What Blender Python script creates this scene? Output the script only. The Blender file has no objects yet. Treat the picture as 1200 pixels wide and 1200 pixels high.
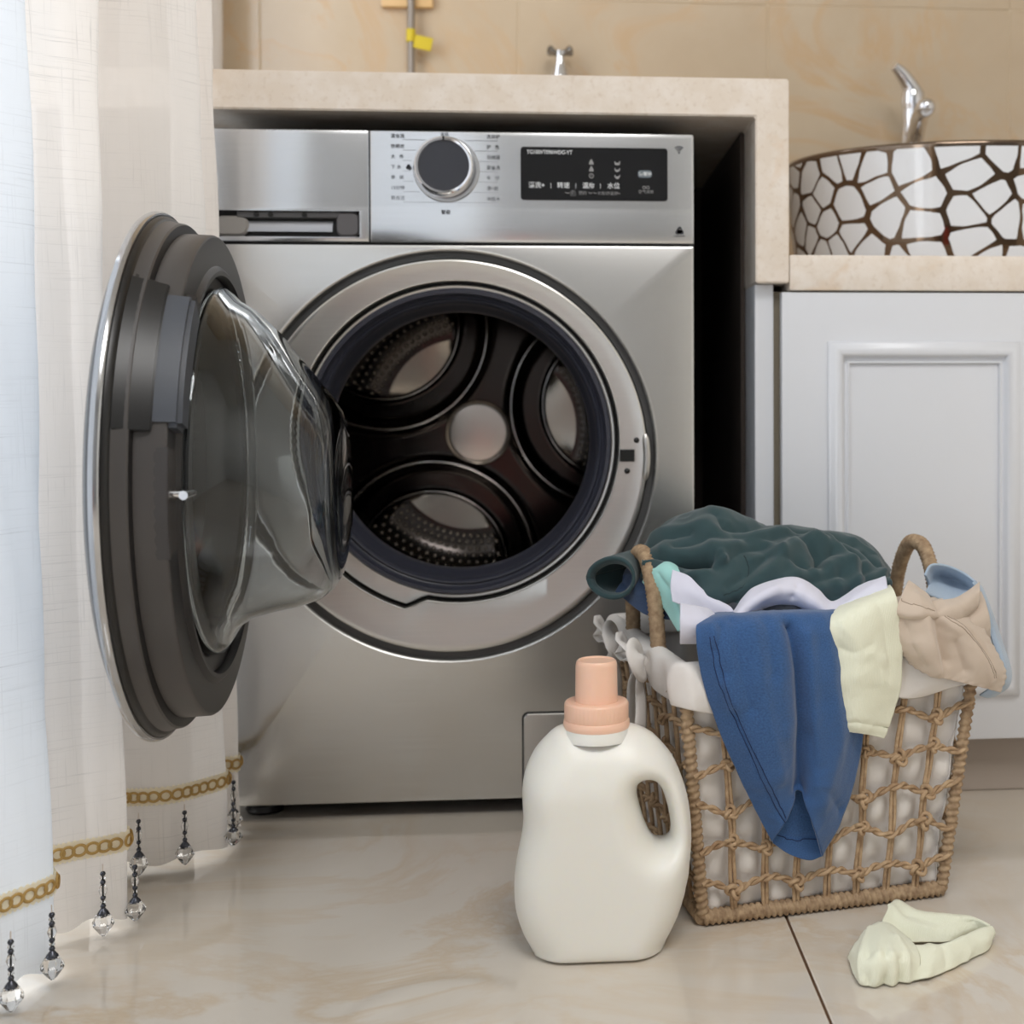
import bpy, bmesh, math, random
from mathutils import Vector, Matrix
import numpy as np
random.seed(7)
PI = math.pi
scene = bpy.context.scene
COL = scene.collection

# ------------------------------------------------------------------ camera
cam_d = bpy.data.cameras.new('camera'); cam = bpy.data.objects.new('camera', cam_d); COL.objects.link(cam)
RT = Vector((0.99648, -0.0838, -0.0030)); FW = Vector((0.08379, 0.99636, -0.0160)); UPV = RT.cross(FW)
RT.normalize(); FW.normalize(); UPV.normalize()
cam.matrix_world = Matrix(((RT.x, UPV.x, -FW.x, .1335), (RT.y, UPV.y, -FW.y, -1.6116), (RT.z, UPV.z, -FW.z, .5326), (0, 0, 0, 1)))
cam_d.sensor_width = 36; cam_d.lens = 1510.6 / 1200 * 36
cam_d.shift_x = -187.5 / 1200; cam_d.shift_y = -121.2 / 1200
cam_d.clip_start = .02
cam_d.dof.use_dof = True; cam_d.dof.focus_distance = 1.27; cam_d.dof.aperture_fstop = 5.2
scene.camera = cam

# ------------------------------------------------------------------ world, daylight, exposure
world = bpy.data.worlds.new('world'); scene.world = world; world.use_nodes = True
bg = world.node_tree.nodes['Background']; bg.inputs[0].default_value = (.80, .88, 1, 1); bg.inputs[1].default_value = 1.0

def area(name, loc, rot, sx, sy, power, col=(1, 1, 1)):
    l = bpy.data.lights.new(name, 'AREA'); l.shape = 'RECTANGLE'; l.size = sx; l.size_y = sy; l.energy = power; l.color = col
    o = bpy.data.objects.new(name, l); o.location = loc; o.rotation_euler = rot; COL.objects.link(o); return o
area('daylight_side_window', (-.86, -1.45, 1.2), (0, -PI/2, 0), 2.2, 3.1, 62, (.93, .97, 1))
area('added_fill_light', (.55, -1.75, 2.462), (0, 0, 0), .9, .9, 26, (1, .98, .96))  # added fill light from above, no such source in view
scene.view_settings.view_transform = 'Standard'; scene.view_settings.look = 'None'
scene.view_settings.exposure = 0.14; scene.view_settings.gamma = 1; scene.view_settings.use_curve_mapping = False
scene.cycles.use_denoising = True
scene.cycles.max_bounces = 12; scene.cycles.transparent_max_bounces = 16
scene.cycles.caustics_reflective = False; scene.cycles.caustics_refractive = False
scene.cycles.sample_clamp_indirect = 8

# ------------------------------------------------------------------ helpers: objects
def tag(o, label=None, cat=None, group=None, kind=None):
    if label: o['label'] = label
    if cat: o['category'] = cat
    if group: o['group'] = group
    if kind: o['kind'] = kind
    return o
def link(name, me, m=None, parent=None, smooth=False):
    o = bpy.data.objects.new(name, me); COL.objects.link(o)
    if m and not me.materials: me.materials.append(m)
    if parent: o.parent = parent
    if smooth:
        me.shade_smooth()
    return o
def empty(name, loc=(0, 0, 0), rz=0):
    o = bpy.data.objects.new(name, None); COL.objects.link(o); o.location = loc; o.rotation_euler = (0, 0, rz); o.empty_display_size = .05
    return o
def mesh(name, verts, faces, uvs=None):
    me = bpy.data.meshes.new(name); me.from_pydata([tuple(v) for v in verts], [], faces); me.update()
    if uvs is not None:
        ul = me.uv_layers.new(name='UVMap')
        idx = np.empty(len(me.loops), dtype=np.int32); me.loops.foreach_get('vertex_index', idx)
        ul.data.foreach_set('uv', np.asarray(uvs, dtype=np.float32)[idx].ravel())
    return me
def sharp(me, ang=35):
    me.shade_smooth(); me.set_sharp_from_angle(angle=math.radians(ang)); return me
def bmlink(name, bm, m, parent=None, ang=None):
    bmesh.ops.recalc_face_normals(bm, faces=bm.faces)
    me = bpy.data.meshes.new(name); bm.to_mesh(me); bm.free()
    if ang: sharp(me, ang)
    return link(name, me, m, parent)
def add_box(bm, x0, x1, y0, y1, z0, z1, bev=0, seg=2):
    v = [bm.verts.new((x, y, z)) for x in (x0, x1) for y in (y0, y1) for z in (z0, z1)]
    fs = [bm.faces.new([v[i] for i in f]) for f in ((0, 1, 3, 2), (4, 6, 7, 5), (0, 4, 5, 1), (2, 3, 7, 6), (0, 2, 6, 4), (1, 5, 7, 3))]
    bmesh.ops.recalc_face_normals(bm, faces=fs)
    if bev:
        es = list({e for f in fs for e in f.edges})
        bmesh.ops.bevel(bm, geom=es, offset=bev, segments=seg, affect='EDGES', profile=.6)
def box(name, x0, x1, y0, y1, z0, z1, m, parent=None, bev=0, seg=2):
    bm = bmesh.new(); add_box(bm, x0, x1, y0, y1, z0, z1, bev, seg)
    return bmlink(name, bm, m, parent, 40 if bev else None)
def grid_mesh(name, nu, nv, fn, closed_u=False, uvfn=None):
    """fn(i,j)->xyz ; faces between; nu columns nv rows"""
    vs = [fn(i, j) for j in range(nv) for i in range(nu)]
    fs = []
    for j in range(nv - 1):
        for i in range(nu if closed_u else nu - 1):
            a = j * nu + i; b = j * nu + (i + 1) % nu
            fs.append((a, b, b + nu, a + nu))
    uv = [uvfn(i, j) for j in range(nv) for i in range(nu)] if uvfn else None
    return mesh(name, vs, fs, uv)
def lathe(name, prof, n=64, axis='Z', center=(0, 0, 0), rfun=None):
    """prof list of (r, h); axis Z or Y (h along +Y)"""
    cx, cy, cz = center
    def f(i, j):
        r, h = prof[j]; a = 2 * PI * i / n
        if rfun: r = rfun(r, a, j)
        if axis == 'Z': return (cx + r * math.cos(a), cy + r * math.sin(a), cz + h)
        return (cx + r * math.cos(a), cy + h, cz + r * math.sin(a))
    me = grid_mesh(name, n, len(prof), f, True)
    bm = bmesh.new(); bm.from_mesh(me)
    bmesh.ops.remove_doubles(bm, verts=bm.verts, dist=1e-6)
    bmesh.ops.recalc_face_normals(bm, faces=bm.faces); bm.to_mesh(me); bm.free()
    return me
def frames(path):
    P = [Vector(p) for p in path]; n = len(P); T = []
    for i in range(n):
        T.append((P[min(i + 1, n - 1)] - P[max(i - 1, 0)]).normalized())
    up = Vector((0, 0, 1)) if abs(T[0].z) < .9 else Vector((1, 0, 0))
    N = (up - T[0] * up.dot(T[0])).normalized(); out = []
    for i in range(n):
        N = (N - T[i] * N.dot(T[i])).normalized(); out.append((P[i], N, T[i].cross(N)))
    return out
def tube_data(path, r, sides=8, spiral=0, amp=0, cap=True):
    """r number or function(t). spiral = helical modulation per unit length (rad/m)"""
    F = frames(path); vs = []; fs = []; L = 0; n = len(F)
    for i, (p, N, B) in enumerate(F):
        if i: L += (p - F[i - 1][0]).length
        rr = r(i / (n - 1)) if callable(r) else r
        for k in range(sides):
            a = 2 * PI * k / sides; q = rr * (1 + amp * math.cos(a - spiral * L)) if amp else rr
            vs.append(p + N * (q * math.cos(a)) + B * (q * math.sin(a)))
    for i in range(n - 1):
        for k in range(sides):
            a = i * sides + k; b = i * sides + (k + 1) % sides
            fs.append((a, b, b + sides, a + sides))
    if cap:
        fs.append(tuple(range(sides - 1, -1, -1))); fs.append(tuple(range((n - 1) * sides, n * sides)))
    return vs, fs
class MB:
    def __init__(s): s.v = []; s.f = []
    def add(s, vf):
        o = len(s.v); s.v += [tuple(p) for p in vf[0]]; s.f += [tuple(i + o for i in f) for f in vf[1]]; return s
    def build(s, name, m, parent=None, ang=50):
        me = mesh(name, s.v, s.f)
        if ang: sharp(me, ang)
        return link(name, me, m, parent)
def tube(name, path, r, m, parent=None, sides=8, **k):
    return MB().add(tube_data(path, r, sides, **k)).build(name, m, parent, 60)
def spline(pts, n):
    """Catmull-Rom through pts, n samples"""
    P = [np.array(p, float) for p in pts]; P = [2 * P[0] - P[1]] + P + [2 * P[-1] - P[-2]]
    m = len(P) - 3; out = []
    for k in range(n):
        t = k / (n - 1) * m; i = min(int(t), m - 1); t -= i
        a, b, c, d = P[i:i + 4]
        out.append(.5 * ((2 * b) + (c - a) * t + (2 * a - 5 * b + 4 * c - d) * t * t + (3 * b - a - 3 * c + d) * t ** 3))
    return out
def copy_tree(o, parent=None):
    c = o.copy(); COL.objects.link(c)
    if parent is not None: c.parent = parent
    for ch in [x for x in bpy.data.objects if x.parent == o]: copy_tree(ch, c)
    return c

# ------------------------------------------------------------------ helpers: materials
def srgb(r, g, b):
    f = lambda c: (c / 255 / 12.92) if c / 255 <= .04045 else ((c / 255 + .055) / 1.055) ** 2.4
    return (f(r), f(g), f(b), 1)
class NT:
    def __init__(s, name):
        s.m = bpy.data.materials.new(name); s.m.use_nodes = True; s.t = s.m.node_tree; s.p = s.t.nodes['Principled BSDF']; s.out = s.t.nodes['Material Output']
    def n(s, typ, **kw):
        o = s.t.nodes.new(typ)
        for k, v in kw.items():
            if k.startswith('i_'): 
                key = k[2:]; key = int(key) if key.isdigit() else key.replace('_', ' ')
                s.set(o.inputs[key], v)
            else: setattr(o, k, v)
        return o
    def set(s, inp, v):
        if hasattr(v, 'is_output') or isinstance(v, bpy.types.NodeSocket): s.t.links.new(v, inp)
        else: inp.default_value = v
    def P(s, **kw):
        for k, v in kw.items(): s.set(s.p.inputs[k.replace('_', ' ')], v)
        return s
    def coord(s, kind='Object', scale=(1, 1, 1), rot=(0, 0, 0), loc=(0, 0, 0)):
        c = s.n('ShaderNodeTexCoord'); mp = s.n('ShaderNodeMapping')
        mp.inputs['Scale'].default_value = scale; mp.inputs['Rotation'].default_value = rot; mp.inputs['Location'].default_value = loc
        s.t.links.new(c.outputs[kind], mp.inputs[0]); return mp.outputs[0]
    def noise(s, vec, scale, detail=4, rough=.55, dist=0):
        o = s.n('ShaderNodeTexNoise'); s.t.links.new(vec, o.inputs['Vector']); o.inputs['Scale'].default_value = scale
        o.inputs['Detail'].default_value = detail; o.inputs['Roughness'].default_value = rough; o.inputs['Distortion'].default_value = dist
        return o.outputs['Fac']
    def ramp(s, fac, stops):
        o = s.n('ShaderNodeValToRGB'); s.t.links.new(fac, o.inputs[0]); e = o.color_ramp.elements
        while len(e) < len(stops): e.new(.5)
        for k, (p, c) in enumerate(stops): e[k].position = p; e[k].color = c
        return o.outputs[0]
    def mix(s, fac, a, b, blend='MIX'):
        o = s.n('ShaderNodeMix', data_type='RGBA', blend_type=blend); s.set(o.inputs[0], fac); s.set(o.inputs[6], a); s.set(o.inputs[7], b); return o.outputs[2]
    def math(s, op, a, b=0.0, c=0.0):
        o = s.n('ShaderNodeMath', operation=op); s.set(o.inputs[0], a); s.set(o.inputs[1], b); s.set(o.inputs[2], c); return o.outputs[0]
    def bump(s, h, strength=.3, dist=.001):
        o = s.n('ShaderNodeBump'); s.set(o.inputs['Height'], h); o.inputs['Strength'].default_value = strength; o.inputs['Distance'].default_value = dist
        s.t.links.new(o.outputs[0], s.p.inputs['Normal']); return s
def flat(name, col, rough=.5, metal=0, **kw):
    x = NT(name); x.P(Base_Color=col, Roughness=rough, Metallic=metal, **kw); return x.m

def grey(v): return (v, v, v, 1)
M = {}
def M_steel(name, base, rough=.3, nz=.5):
    x = NT(name); c = x.coord('Object', (3, 3, 260)); h = x.noise(c, 3, 3)
    x.P(Base_Color=x.mix(h, base, tuple(b * .86 for b in base[:3]) + (1,)), Metallic=.92, Roughness=rough); x.bump(h, .04, .0004); return x.m
M['steel'] = M_steel('brushed_steel', srgb(220, 219, 217), .27)
M['steel_panel'] = M_steel('panel_steel', srgb(224, 226, 229), .23)
M['steel_side'] = flat('steel_side', srgb(92, 92, 94), .4, .8)
M['ring'] = M_steel('ring_steel', srgb(212, 210, 206), .30)
M['chrome'] = flat('chrome', srgb(225, 225, 228), .07, 1)
M['chrome_dark'] = flat('chrome_dark', srgb(150, 148, 145), .12, 1)
M['rubber'] = flat('gasket_rubber', srgb(54, 56, 67), .30, 0)
M['black'] = flat('black_plastic', srgb(18, 18, 19), .35)
M['blackgloss'] = flat('display_black', srgb(16, 16, 18), .12)
M['door_dark'] = flat('door_dark_plastic', srgb(36, 35, 36), .40)
M['door_grey'] = flat('door_grey_plastic', srgb(70, 67, 66), .38)
M['door_blue'] = flat('door_handle_plastic', srgb(70, 74, 82), .38)
M['knob'] = flat('knob_face', srgb(56, 58, 66), .35)
M['drumsteel'] = flat('drum_steel', srgb(150, 143, 135), .20, 1)
M['drumdark'] = flat('drum_spider_steel', srgb(66, 62, 60), .16, 1)
M['hole'] = flat('dark_hole', srgb(8, 8, 8), .6)
M['print_dark'] = flat('print_dark', srgb(70, 72, 78), .5)
M['print_white'] = flat('print_white', srgb(225, 228, 230), .5)
M['print_grey'] = flat('print_grey', srgb(150, 150, 150), .5)
x = NT('clear_glass'); g = x.n('ShaderNodeBsdfGlass'); g.inputs['IOR'].default_value = 1.48; g.inputs['Roughness'].default_value = 0; g.inputs['Color'].default_value = (.93, .95, .96, 1)
x.t.links.new(g.outputs[0], x.out.inputs[0]); M['glass'] = x.m
x = NT('crystal'); g = x.n('ShaderNodeBsdfGlass'); g.inputs['IOR'].default_value = 1.5; g.inputs['Color'].default_value = (.97, .97, .97, 1)
x.t.links.new(g.outputs[0], x.out.inputs[0]); M['crystal'] = x.m
x = NT('window_pane'); tr = x.n('ShaderNodeBsdfTransparent'); gl = x.n('ShaderNodeBsdfGlossy'); gl.inputs['Roughness'].default_value = .02; mx = x.n('ShaderNodeMixShader'); mx.inputs[0].default_value = .06
x.t.links.new(tr.outputs[0], mx.inputs[1]); x.t.links.new(gl.outputs[0], mx.inputs[2]); x.t.links.new(mx.outputs[0], x.out.inputs[0]); M['pane'] = x.m

def M_tile(name, base, pale, vein, rough, scale, seedloc, vs=.75):
    x = NT(name); c = x.coord('Object', (1, 1, 1), (.3, .2, .5), seedloc)
    n1 = x.noise(c, scale, 5, .55, 1.2); n2 = x.noise(c, scale * 1.7, 6, .6, 2.2); n3 = x.noise(c, scale * 14, 3)
    v = x.ramp(n2, [(.44, (0, 0, 0, 1)), (.515, (1, 1, 1, 1)), (.56, (0, 0, 0, 1))])
    gate = x.ramp(n1, [(.38, (0, 0, 0, 1)), (.60, (1, 1, 1, 1))])
    col = x.mix(x.ramp(n1, [(.3, (0, 0, 0, 1)), (.7, (1, 1, 1, 1))]), base, pale)
    col = x.mix(x.math('MULTIPLY', x.math('MULTIPLY', v, gate), vs), col, vein)
    col = x.mix(x.math('MULTIPLY', n3, .10), col, tuple(b * .7 for b in base[:3]) + (1,))
    x.P(Base_Color=col, Roughness=rough); x.p.inputs['IOR'].default_value = 1.62; return x.m
M['floor_tile'] = M_tile('cream_marble_tile', srgb(206, 195, 180), srgb(218, 211, 201), srgb(206, 186, 160), .045, 1.5, (0, 0, 0))
M['wall_tile'] = M_tile('onyx_wall_tile', srgb(196, 174, 146), srgb(212, 194, 168), srgb(208, 164, 112), .22, 1.7, (3, 1, 2), .55)
M['grout'] = flat('floor_grout', srgb(92, 66, 46), .9)
M['wall_grout'] = flat('wall_grout', srgb(214, 196, 168), .9)
M['plaster'] = flat('white_plaster', srgb(226, 222, 214), .8)
M['rear_paint'] = flat('beige_paint', srgb(142, 142, 142), .8)
x = NT('cream_stone'); c = x.coord('Object'); n1 = x.noise(c, 26, 5, .6); n2 = x.noise(c, 120, 3); n3 = x.noise(c, 9, 4, .6, .5)
col = x.mix(x.ramp(n1, [(.42, (0, 0, 0, 1)), (.62, (1, 1, 1, 1))]), srgb(232, 219, 204), srgb(240, 230, 219))
col = x.mix(x.ramp(n3, [(.60, (0, 0, 0, 1)), (.72, (.6, .6, .6, 1))]), col, srgb(220, 186, 146)); col = x.mix(x.math('MULTIPLY', x.ramp(n2, [(.55, (0, 0, 0, 1)), (.75, (1, 1, 1, 1))]), .35), col, srgb(196, 172, 146))
x.P(Base_Color=col, Roughness=.3); M['stone'] = x.m
M['cab_white'] = flat('cabinet_white', srgb(224, 226, 231), .32)
M['kick'] = flat('kick_board', srgb(180, 168, 158), .45)
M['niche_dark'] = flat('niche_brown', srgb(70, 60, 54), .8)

# ------------------------------------------------------------------ the room
XL, XR, YB, YF, ZC = -.52, 2.0, .60, -3.3, 2.5
floor = box('floor', XL - .02, XR + .02, YF - .02, YB + .02, -.05, -.0022, M['grout']); tag(floor, kind='structure')
ft = .8; gx0 = .355; gy0 = -.585; gap = .0028
tile_me = None
for i in range(-2, 4):
    for j in range(-4, 3):
        x0, x1 = gx0 + i * ft + gap / 2, gx0 + (i + 1) * ft - gap / 2; y0, y1 = gy0 + j * ft + gap / 2, gy0 + (j + 1) * ft - gap / 2
        x0, x1, y0, y1 = max(x0, XL), min(x1, XR), max(y0, YF), min(y1, YB)
        if x1 - x0 < .02 or y1 - y0 < .02: continue
        box('floor_tile', x0, x1, y0, y1, -.004, 0, M['floor_tile'], floor, .0012, 1)
wall_back = box('wall_back', XL - .02, XR + .02, YB + .0012, YB + .08, 0, ZC, M['wall_grout']); tag(wall_back, kind='structure')
tx, tz = .428, .62; wx0 = .487; wz0 = 1.192
for i in range(-3, 4):
    for j in range(-2, 3):
        x0, x1 = wx0 + i * tx + .0008, wx0 + (i + 1) * tx - .0008; z0, z1 = wz0 + j * tz + .0008, wz0 + (j + 1) * tz - .0008
        x0, x1, z0, z1 = max(x0, XL), min(x1, XR), max(z0, 0), min(z1, ZC)
        if x1 - x0 < .02 or z1 - z0 < .02: continue
        box('wall_tile', x0, x1, YB, YB + .008, z0, z1, M['wall_tile'], wall_back, .001, 1)
bm = bmesh.new()   # side wall with a tall window opening
add_box(bm, XL - .12, XL, YF, -2.95, 0, ZC); add_box(bm, XL - .12, XL, .28, YB + .08, 0, ZC); add_box(bm, XL - .12, XL, -2.95, .28, 2.25, ZC); add_box(bm, XL - .12, XL, -2.95, .28, 0, .06)
wl = bmlink('wall_left', bm, M['plaster']); tag(wl, kind='structure')
win = empty('window_1', (XL - .06, -1.335, .06)); tag(win, kind='structure')
bm = bmesh.new()
for yy in (-2.95, -1.88, -.80, .25): add_box(bm, XL - .08, XL - .04, yy, yy + .03, .06, 2.25)
add_box(bm, XL - .08, XL - .04, -2.95, .28, .06, .10); add_box(bm, XL - .08, XL - .04, -2.95, .28, 2.21, 2.25)
o = bmlink('window_frame', bm, M['cab_white']); o.parent = win; o.matrix_parent_inverse = win.matrix_world.inverted(); o.location = (0, 0, 0); o.matrix_parent_inverse = Matrix.Translation((-(XL - .06), 1.335, -.06))
for ya, yb in ((-2.92, -1.88), (-1.85, -.80), (-.77, .25)):
    o = box('window_pane', XL - .062, XL - .058, ya, yb, .10, 2.21, M['pane'], win); o.matrix_parent_inverse = Matrix.Translation((-(XL - .06), 1.335, -.06))
wr = box('wall_right', XR, XR + .1, YF, YB + .08, 0, ZC, M['plaster']); tag(wr, kind='structure')
wf = box('wall_front', XL - .12, XR + .1, YF - .1, YF, 0, ZC, M['rear_paint']); tag(wf, kind='structure')
ce = box('ceiling', XL - .12, XR + .1, YF - .1, YB + .08, ZC, ZC + .08, M['plaster']); tag(ce, kind='structure')

lf = empty('added_ceiling_lamp', (.55, -1.75, ZC)); tag(lf, 'square white panel lamp added on the unseen ceiling for fill light', 'lamp')  # fixture added out of view to carry the fill light
o = box('added_lamp_frame', -.47, .47, -.47, .47, -.030, 0, M['cab_white'], lf, .004, 1)

cr = empty('added_red_box', (-.13, -3.05, 0)); tag(cr, 'unseen red box with black lid added behind the camera for the pink hub reflection', 'crate')  # unseen red box, added so the drum hub reflects pink
box('red_box_body', -.075, .075, -.12, .12, 0, .40, flat('red_box_plastic', srgb(170, 58, 50), .4), cr, .012, 2); box('red_box_lid', -.08, .08, -.125, .125, .40, .42, M['black'], cr, .008, 2)

# ------------------------------------------------------------------ stone surround over the machine, vanity
sur = empty('stone_surround', (0, .3, 0)); tag(sur, 'cream stone slab with side leg framing the washing machine niche', 'counter')
PI_ = Matrix.Translation((0, -.3, 0))
def part(o, p, T): o.parent = p; o.matrix_parent_inverse = T; return o
bm = bmesh.new()
prof = [(-.50, .8735), (.3755, .8735), (.3755, .6645), (.418, .6645), (.418, .9215), (-.50, .9215)]
f_ = bm.faces.new([bm.verts.new((x_, 0, z_)) for x_, z_ in prof]); ex = bmesh.ops.extrude_face_region(bm, geom=[f_]); bmesh.ops.translate(bm, verts=[v for v in ex['geom'] if isinstance(v, bmesh.types.BMVert)], vec=(0, .598, 0))
bmesh.ops.recalc_face_normals(bm, faces=bm.faces); bmesh.ops.bevel(bm, geom=list(bm.edges), offset=.0018, segments=2, affect='EDGES')
part(bmlink('slab_and_leg', bm, M['stone'], None, 40), sur, PI_)
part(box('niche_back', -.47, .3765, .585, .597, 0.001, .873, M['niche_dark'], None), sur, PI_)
part(box('niche_shade_board', .3700, .3764, .10, .585, .001, .8730, M['niche_dark'], None), sur, PI_)  # dark board stands in for shade deep in the gap beside the machine
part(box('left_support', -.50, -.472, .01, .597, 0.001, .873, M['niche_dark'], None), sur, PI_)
vc = box('vanity_countertop', .4185, 1.30, .0005, .598, .6555, .7005, M['stone'], None, .0035, 2)
tag(vc, 'cream stone vanity countertop under the patterned basin', 'countertop')
cab = empty('vanity_cabinet', (.8, .3, 0)); tag(cab, 'white vanity cabinet with a moulded panel door below the stone countertop', 'cabinet')
CT = Matrix.Translation((-.8, -.3, 0))
part(box('side_panel', .3768, .4008, .018, .584, .0005, .6640, M['cab_white'], None, .001, 1), cab, CT)
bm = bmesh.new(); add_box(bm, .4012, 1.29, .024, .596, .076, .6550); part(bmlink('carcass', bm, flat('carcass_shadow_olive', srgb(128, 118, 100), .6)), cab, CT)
part(box('kick_board', .402, 1.29, .042, .06, .0005, .075, M['kick'], None, .001, 1), cab, CT)
def panel_door(x0, x1, z0, z1):
    d = part(box('door', x0, x1, .004, .022, z0, z1, M['cab_white'], None, .0022, 2), cab, CT)
    # moulding: swept profile around a rectangle (outer ogee, fillet, thin inner bead)
    mx0, mx1, mz0, mz1 = x0 + .0585, x1 - .0585, z0 + .056, z1 - .0625
    prof = [(0, .0035), (.001, .0005), (.004, -.0015), (.0075, -.0060), (.012, -.0075), (.0165, -.0065), (.019, -.003), (.0205, .0015), (.0225, .0030), (.0242, .0022), (.0255, -.0004), (.0275, -.0004), (.0285, .0035)]
    vs = []; fs = []
    for k, (s, y) in enumerate(prof):
        vs += [(mx0 + s, y, mz0 + s), (mx1 - s, y, mz0 + s), (mx1 - s, y, mz1 - s), (mx0 + s, y, mz1 - s)]
    for k in range(len(prof) - 1):
        for c in range(4):
            a = k * 4 + c; b = k * 4 + (c + 1) % 4; fs.append((a, b, b + 4, a + 4))
    me = mesh('moulding', vs, fs); sharp(me, 50); o = link('moulding', me, M['cab_white']); o.parent = d
    return d
panel_door(.4092, .7770, .0785, .6535); panel_door(.7790, 1.145, .0785, .6535)

# ------------------------------------------------------------------ basin, taps, pipe
x = NT('cell_print_ceramic'); c = x.coord('UV')
nz = x.n('ShaderNodeTexNoise'); x.t.links.new(c, nz.inputs['Vector']); nz.inputs['Scale'].default_value = 14
cc = x.mix(.016, c, nz.outputs['Color'], 'ADD')
vo = x.n('ShaderNodeTexVoronoi', feature='DISTANCE_TO_EDGE', voronoi_dimensions='2D'); x.t.links.new(cc, vo.inputs['Vector']); vo.inputs['Scale'].default_value = 23; vo.inputs['Randomness'].default_value = .85
vs_ = x.n('ShaderNodeTexVoronoi', feature='F1', voronoi_dimensions='2D'); x.t.links.new(cc, vs_.inputs['Vector']); vs_.inputs['Scale'].default_value = 23; vs_.inputs['Randomness'].default_value = .85
dd = x.math('SUBTRACT', vo.outputs['Distance'], x.math('MULTIPLY', x.math('MAXIMUM', x.math('SUBTRACT', vs_.outputs['Distance'], .38), 0.0), .22))
e = x.ramp(dd, [(.040, (0, 0, 0, 1)), (.048, (1, 1, 1, 1))])
x.P(Base_Color=x.mix(e, srgb(108, 88, 70), srgb(228, 230, 234)), Metallic=x.math('MULTIPLY', x.math('SUBTRACT', 1, e), .9), Roughness=.07); M['cells'] = x.m
M['ceramic'] = flat('white_ceramic', srgb(236, 236, 236), .08)
bas = empty('vessel_basin', (.735, .265, .7006)); tag(bas, 'oval vessel basin printed with white pebble cells and bronze lines', 'basin')
BA, BB = .272, .205
def ell_lathe(name, prof, n=128):
    return grid_mesh(name, n, len(prof), lambda i, j: (BA * prof[j][0] * math.cos(2 * PI * i / n), BB * prof[j][0] * math.sin(2 * PI * i / n), prof[j][1]), True, lambda i, j: (((i / n + .75) % 1) * 1.46, prof[j][1]))
me = ell_lathe('bowl_outside', [(.0, .0), (.90, 0), (.935, .003), (.955, .02), (.975, .06), (.99, .11), (1, .152)]); sharp(me, 40); link('bowl_outside', me, M['cells'], bas)
me = ell_lathe('rim', [(1, .152), (1.003, .156), (.998, .1595), (.985, .1605), (.972, .159), (.966, .155)]); sharp(me, 60); link('rim', me, flat('bronze_rim', srgb(128, 112, 98), .1, 1), bas)
me = ell_lathe('bowl_inside', [(.966, .155), (.95, .11), (.9, .05), (.7, .02), (.3, .012), (0, .011)]); sharp(me, 60); link('bowl_inside', me, M['ceramic'], bas)
fa = empty('basin_faucet', (.720, .520, .7007)); tag(fa, 'chrome single lever mixer tap standing behind the basin', 'tap')
link('body', sharp(lathe('body', [(0, 0), (.026, 0), (.026, .008), (.019, .014), (.0175, .16), (.0175, .235), (.0185, .24), (.0185, .262), (.0165, .268), (.0170, .30), (.0190, .305), (.0190, .322), (.0150, .334), (0, .338)], 40), 40), M['chrome'], fa)
tube('spout', spline([(0, -.004, .235), (-.003, -.04, .262), (-.010, -.09, .274), (-.016, -.135, .272)], 14), lambda t: .0150 - .001 * t, M['chrome'], fa, 20)
link('aerator', sharp(lathe('aerator', [(0, -.016), (.006, -.015), (.0115, -.011), (.0150, -.003), (.0155, .006), (.013, .014), (0, .016)], 24, 'Y', (-.017, -.138, .2715)), 40), M['chrome'], fa)
MB().add(tube_data(spline([(.004, 0, .318), (-.006, -.002, .338), (-.022, -.006, .358), (-.034, -.010, .368)], 10), lambda t: .0175 - .0095 * t, 16)).build('lever', M['chrome'], fa)
ct = empty('cross_tap', (.130, .598, 1.02)); tag(ct, 'chrome cross handle tap on the tiled wall above the stone slab', 'tap')
tube('spout', spline([(0, 0, -.0), (0, -.03, 0), (0, -.045, -.01), (0, -.052, -.04)], 12), .011, M['chrome'], ct, 16)
link('stem', sharp(lathe('stem', [(0, 0), (.019, 0), (.019, .02), (.013, .045), (.008, .06), (.008, .078), (0, .08)], 24, 'Z', (0, -.03, .0)), 40), M['chrome'], ct)
for k in range(4):
    a = PI / 4 + k * PI / 2
    d = Vector((math.cos(a), math.sin(a) * .6, .28))
    tube('handle_arm', [Vector((0, -.03, .072)) + d * s for s in (0, .008, .016, .022, .026, .028)], lambda t: (.0045, .0042, .0045, .0062, .0062, .003)[min(5, int(t * 5.01))], M['chrome_dark'], ct, 10)
pipe = empty('water_pipe', (-.118, .58, .9215)); tag(pipe, 'thin grey water pipe rising behind the stone slab past a yellow tag', 'pipe')
tube('pipe_tube', [(0, 0, .0), (0, 0, .1), (0.0005, 0, .25), (0, 0, .6)], .0062, flat('pipe_grey', srgb(150, 140, 130), .35, .4), pipe, 12)
yt = MB(); yt.add(tube_data([(0, 0, .190), (0, 0, .211)], .0078, 12)); o = yt.build('tag_collar', flat('tag_yellow', srgb(214, 190, 40), .6), pipe)
bm = bmesh.new(); add_box(bm, .004, .034, -.0085, -.007, -.010, .012, .001, 1); o = bmlink('yellow_tag', bm, M.setdefault('tag', flat('tag_yellow_sheet', srgb(212, 188, 36), .6)), pipe, 40); o.location = (.002, 0, .19); o.rotation_euler = (0, math.radians(12), 0)
ob = box('outlet_plate', -.168, -.082, .586, .5995, 1.172, 1.26, flat('outlet_plate_gold', srgb(222, 184, 130), .4), None, .003, 2); tag(ob, 'pale wooden plate on the wall behind the water pipe', 'plate')

# ------------------------------------------------------------------ washing machine
wm = empty('washing_machine', (0, .3, 0)); tag(wm, 'silver front loading washing machine with its round door wide open', 'washing machine')
WT = Matrix.Translation((0, -.3, 0))
def wp(o): return part(o, wm, WT)
HW = .2975; RC = (-.006, .449); RR = .2545; OC = (.003, .4665); OR = .197
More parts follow.
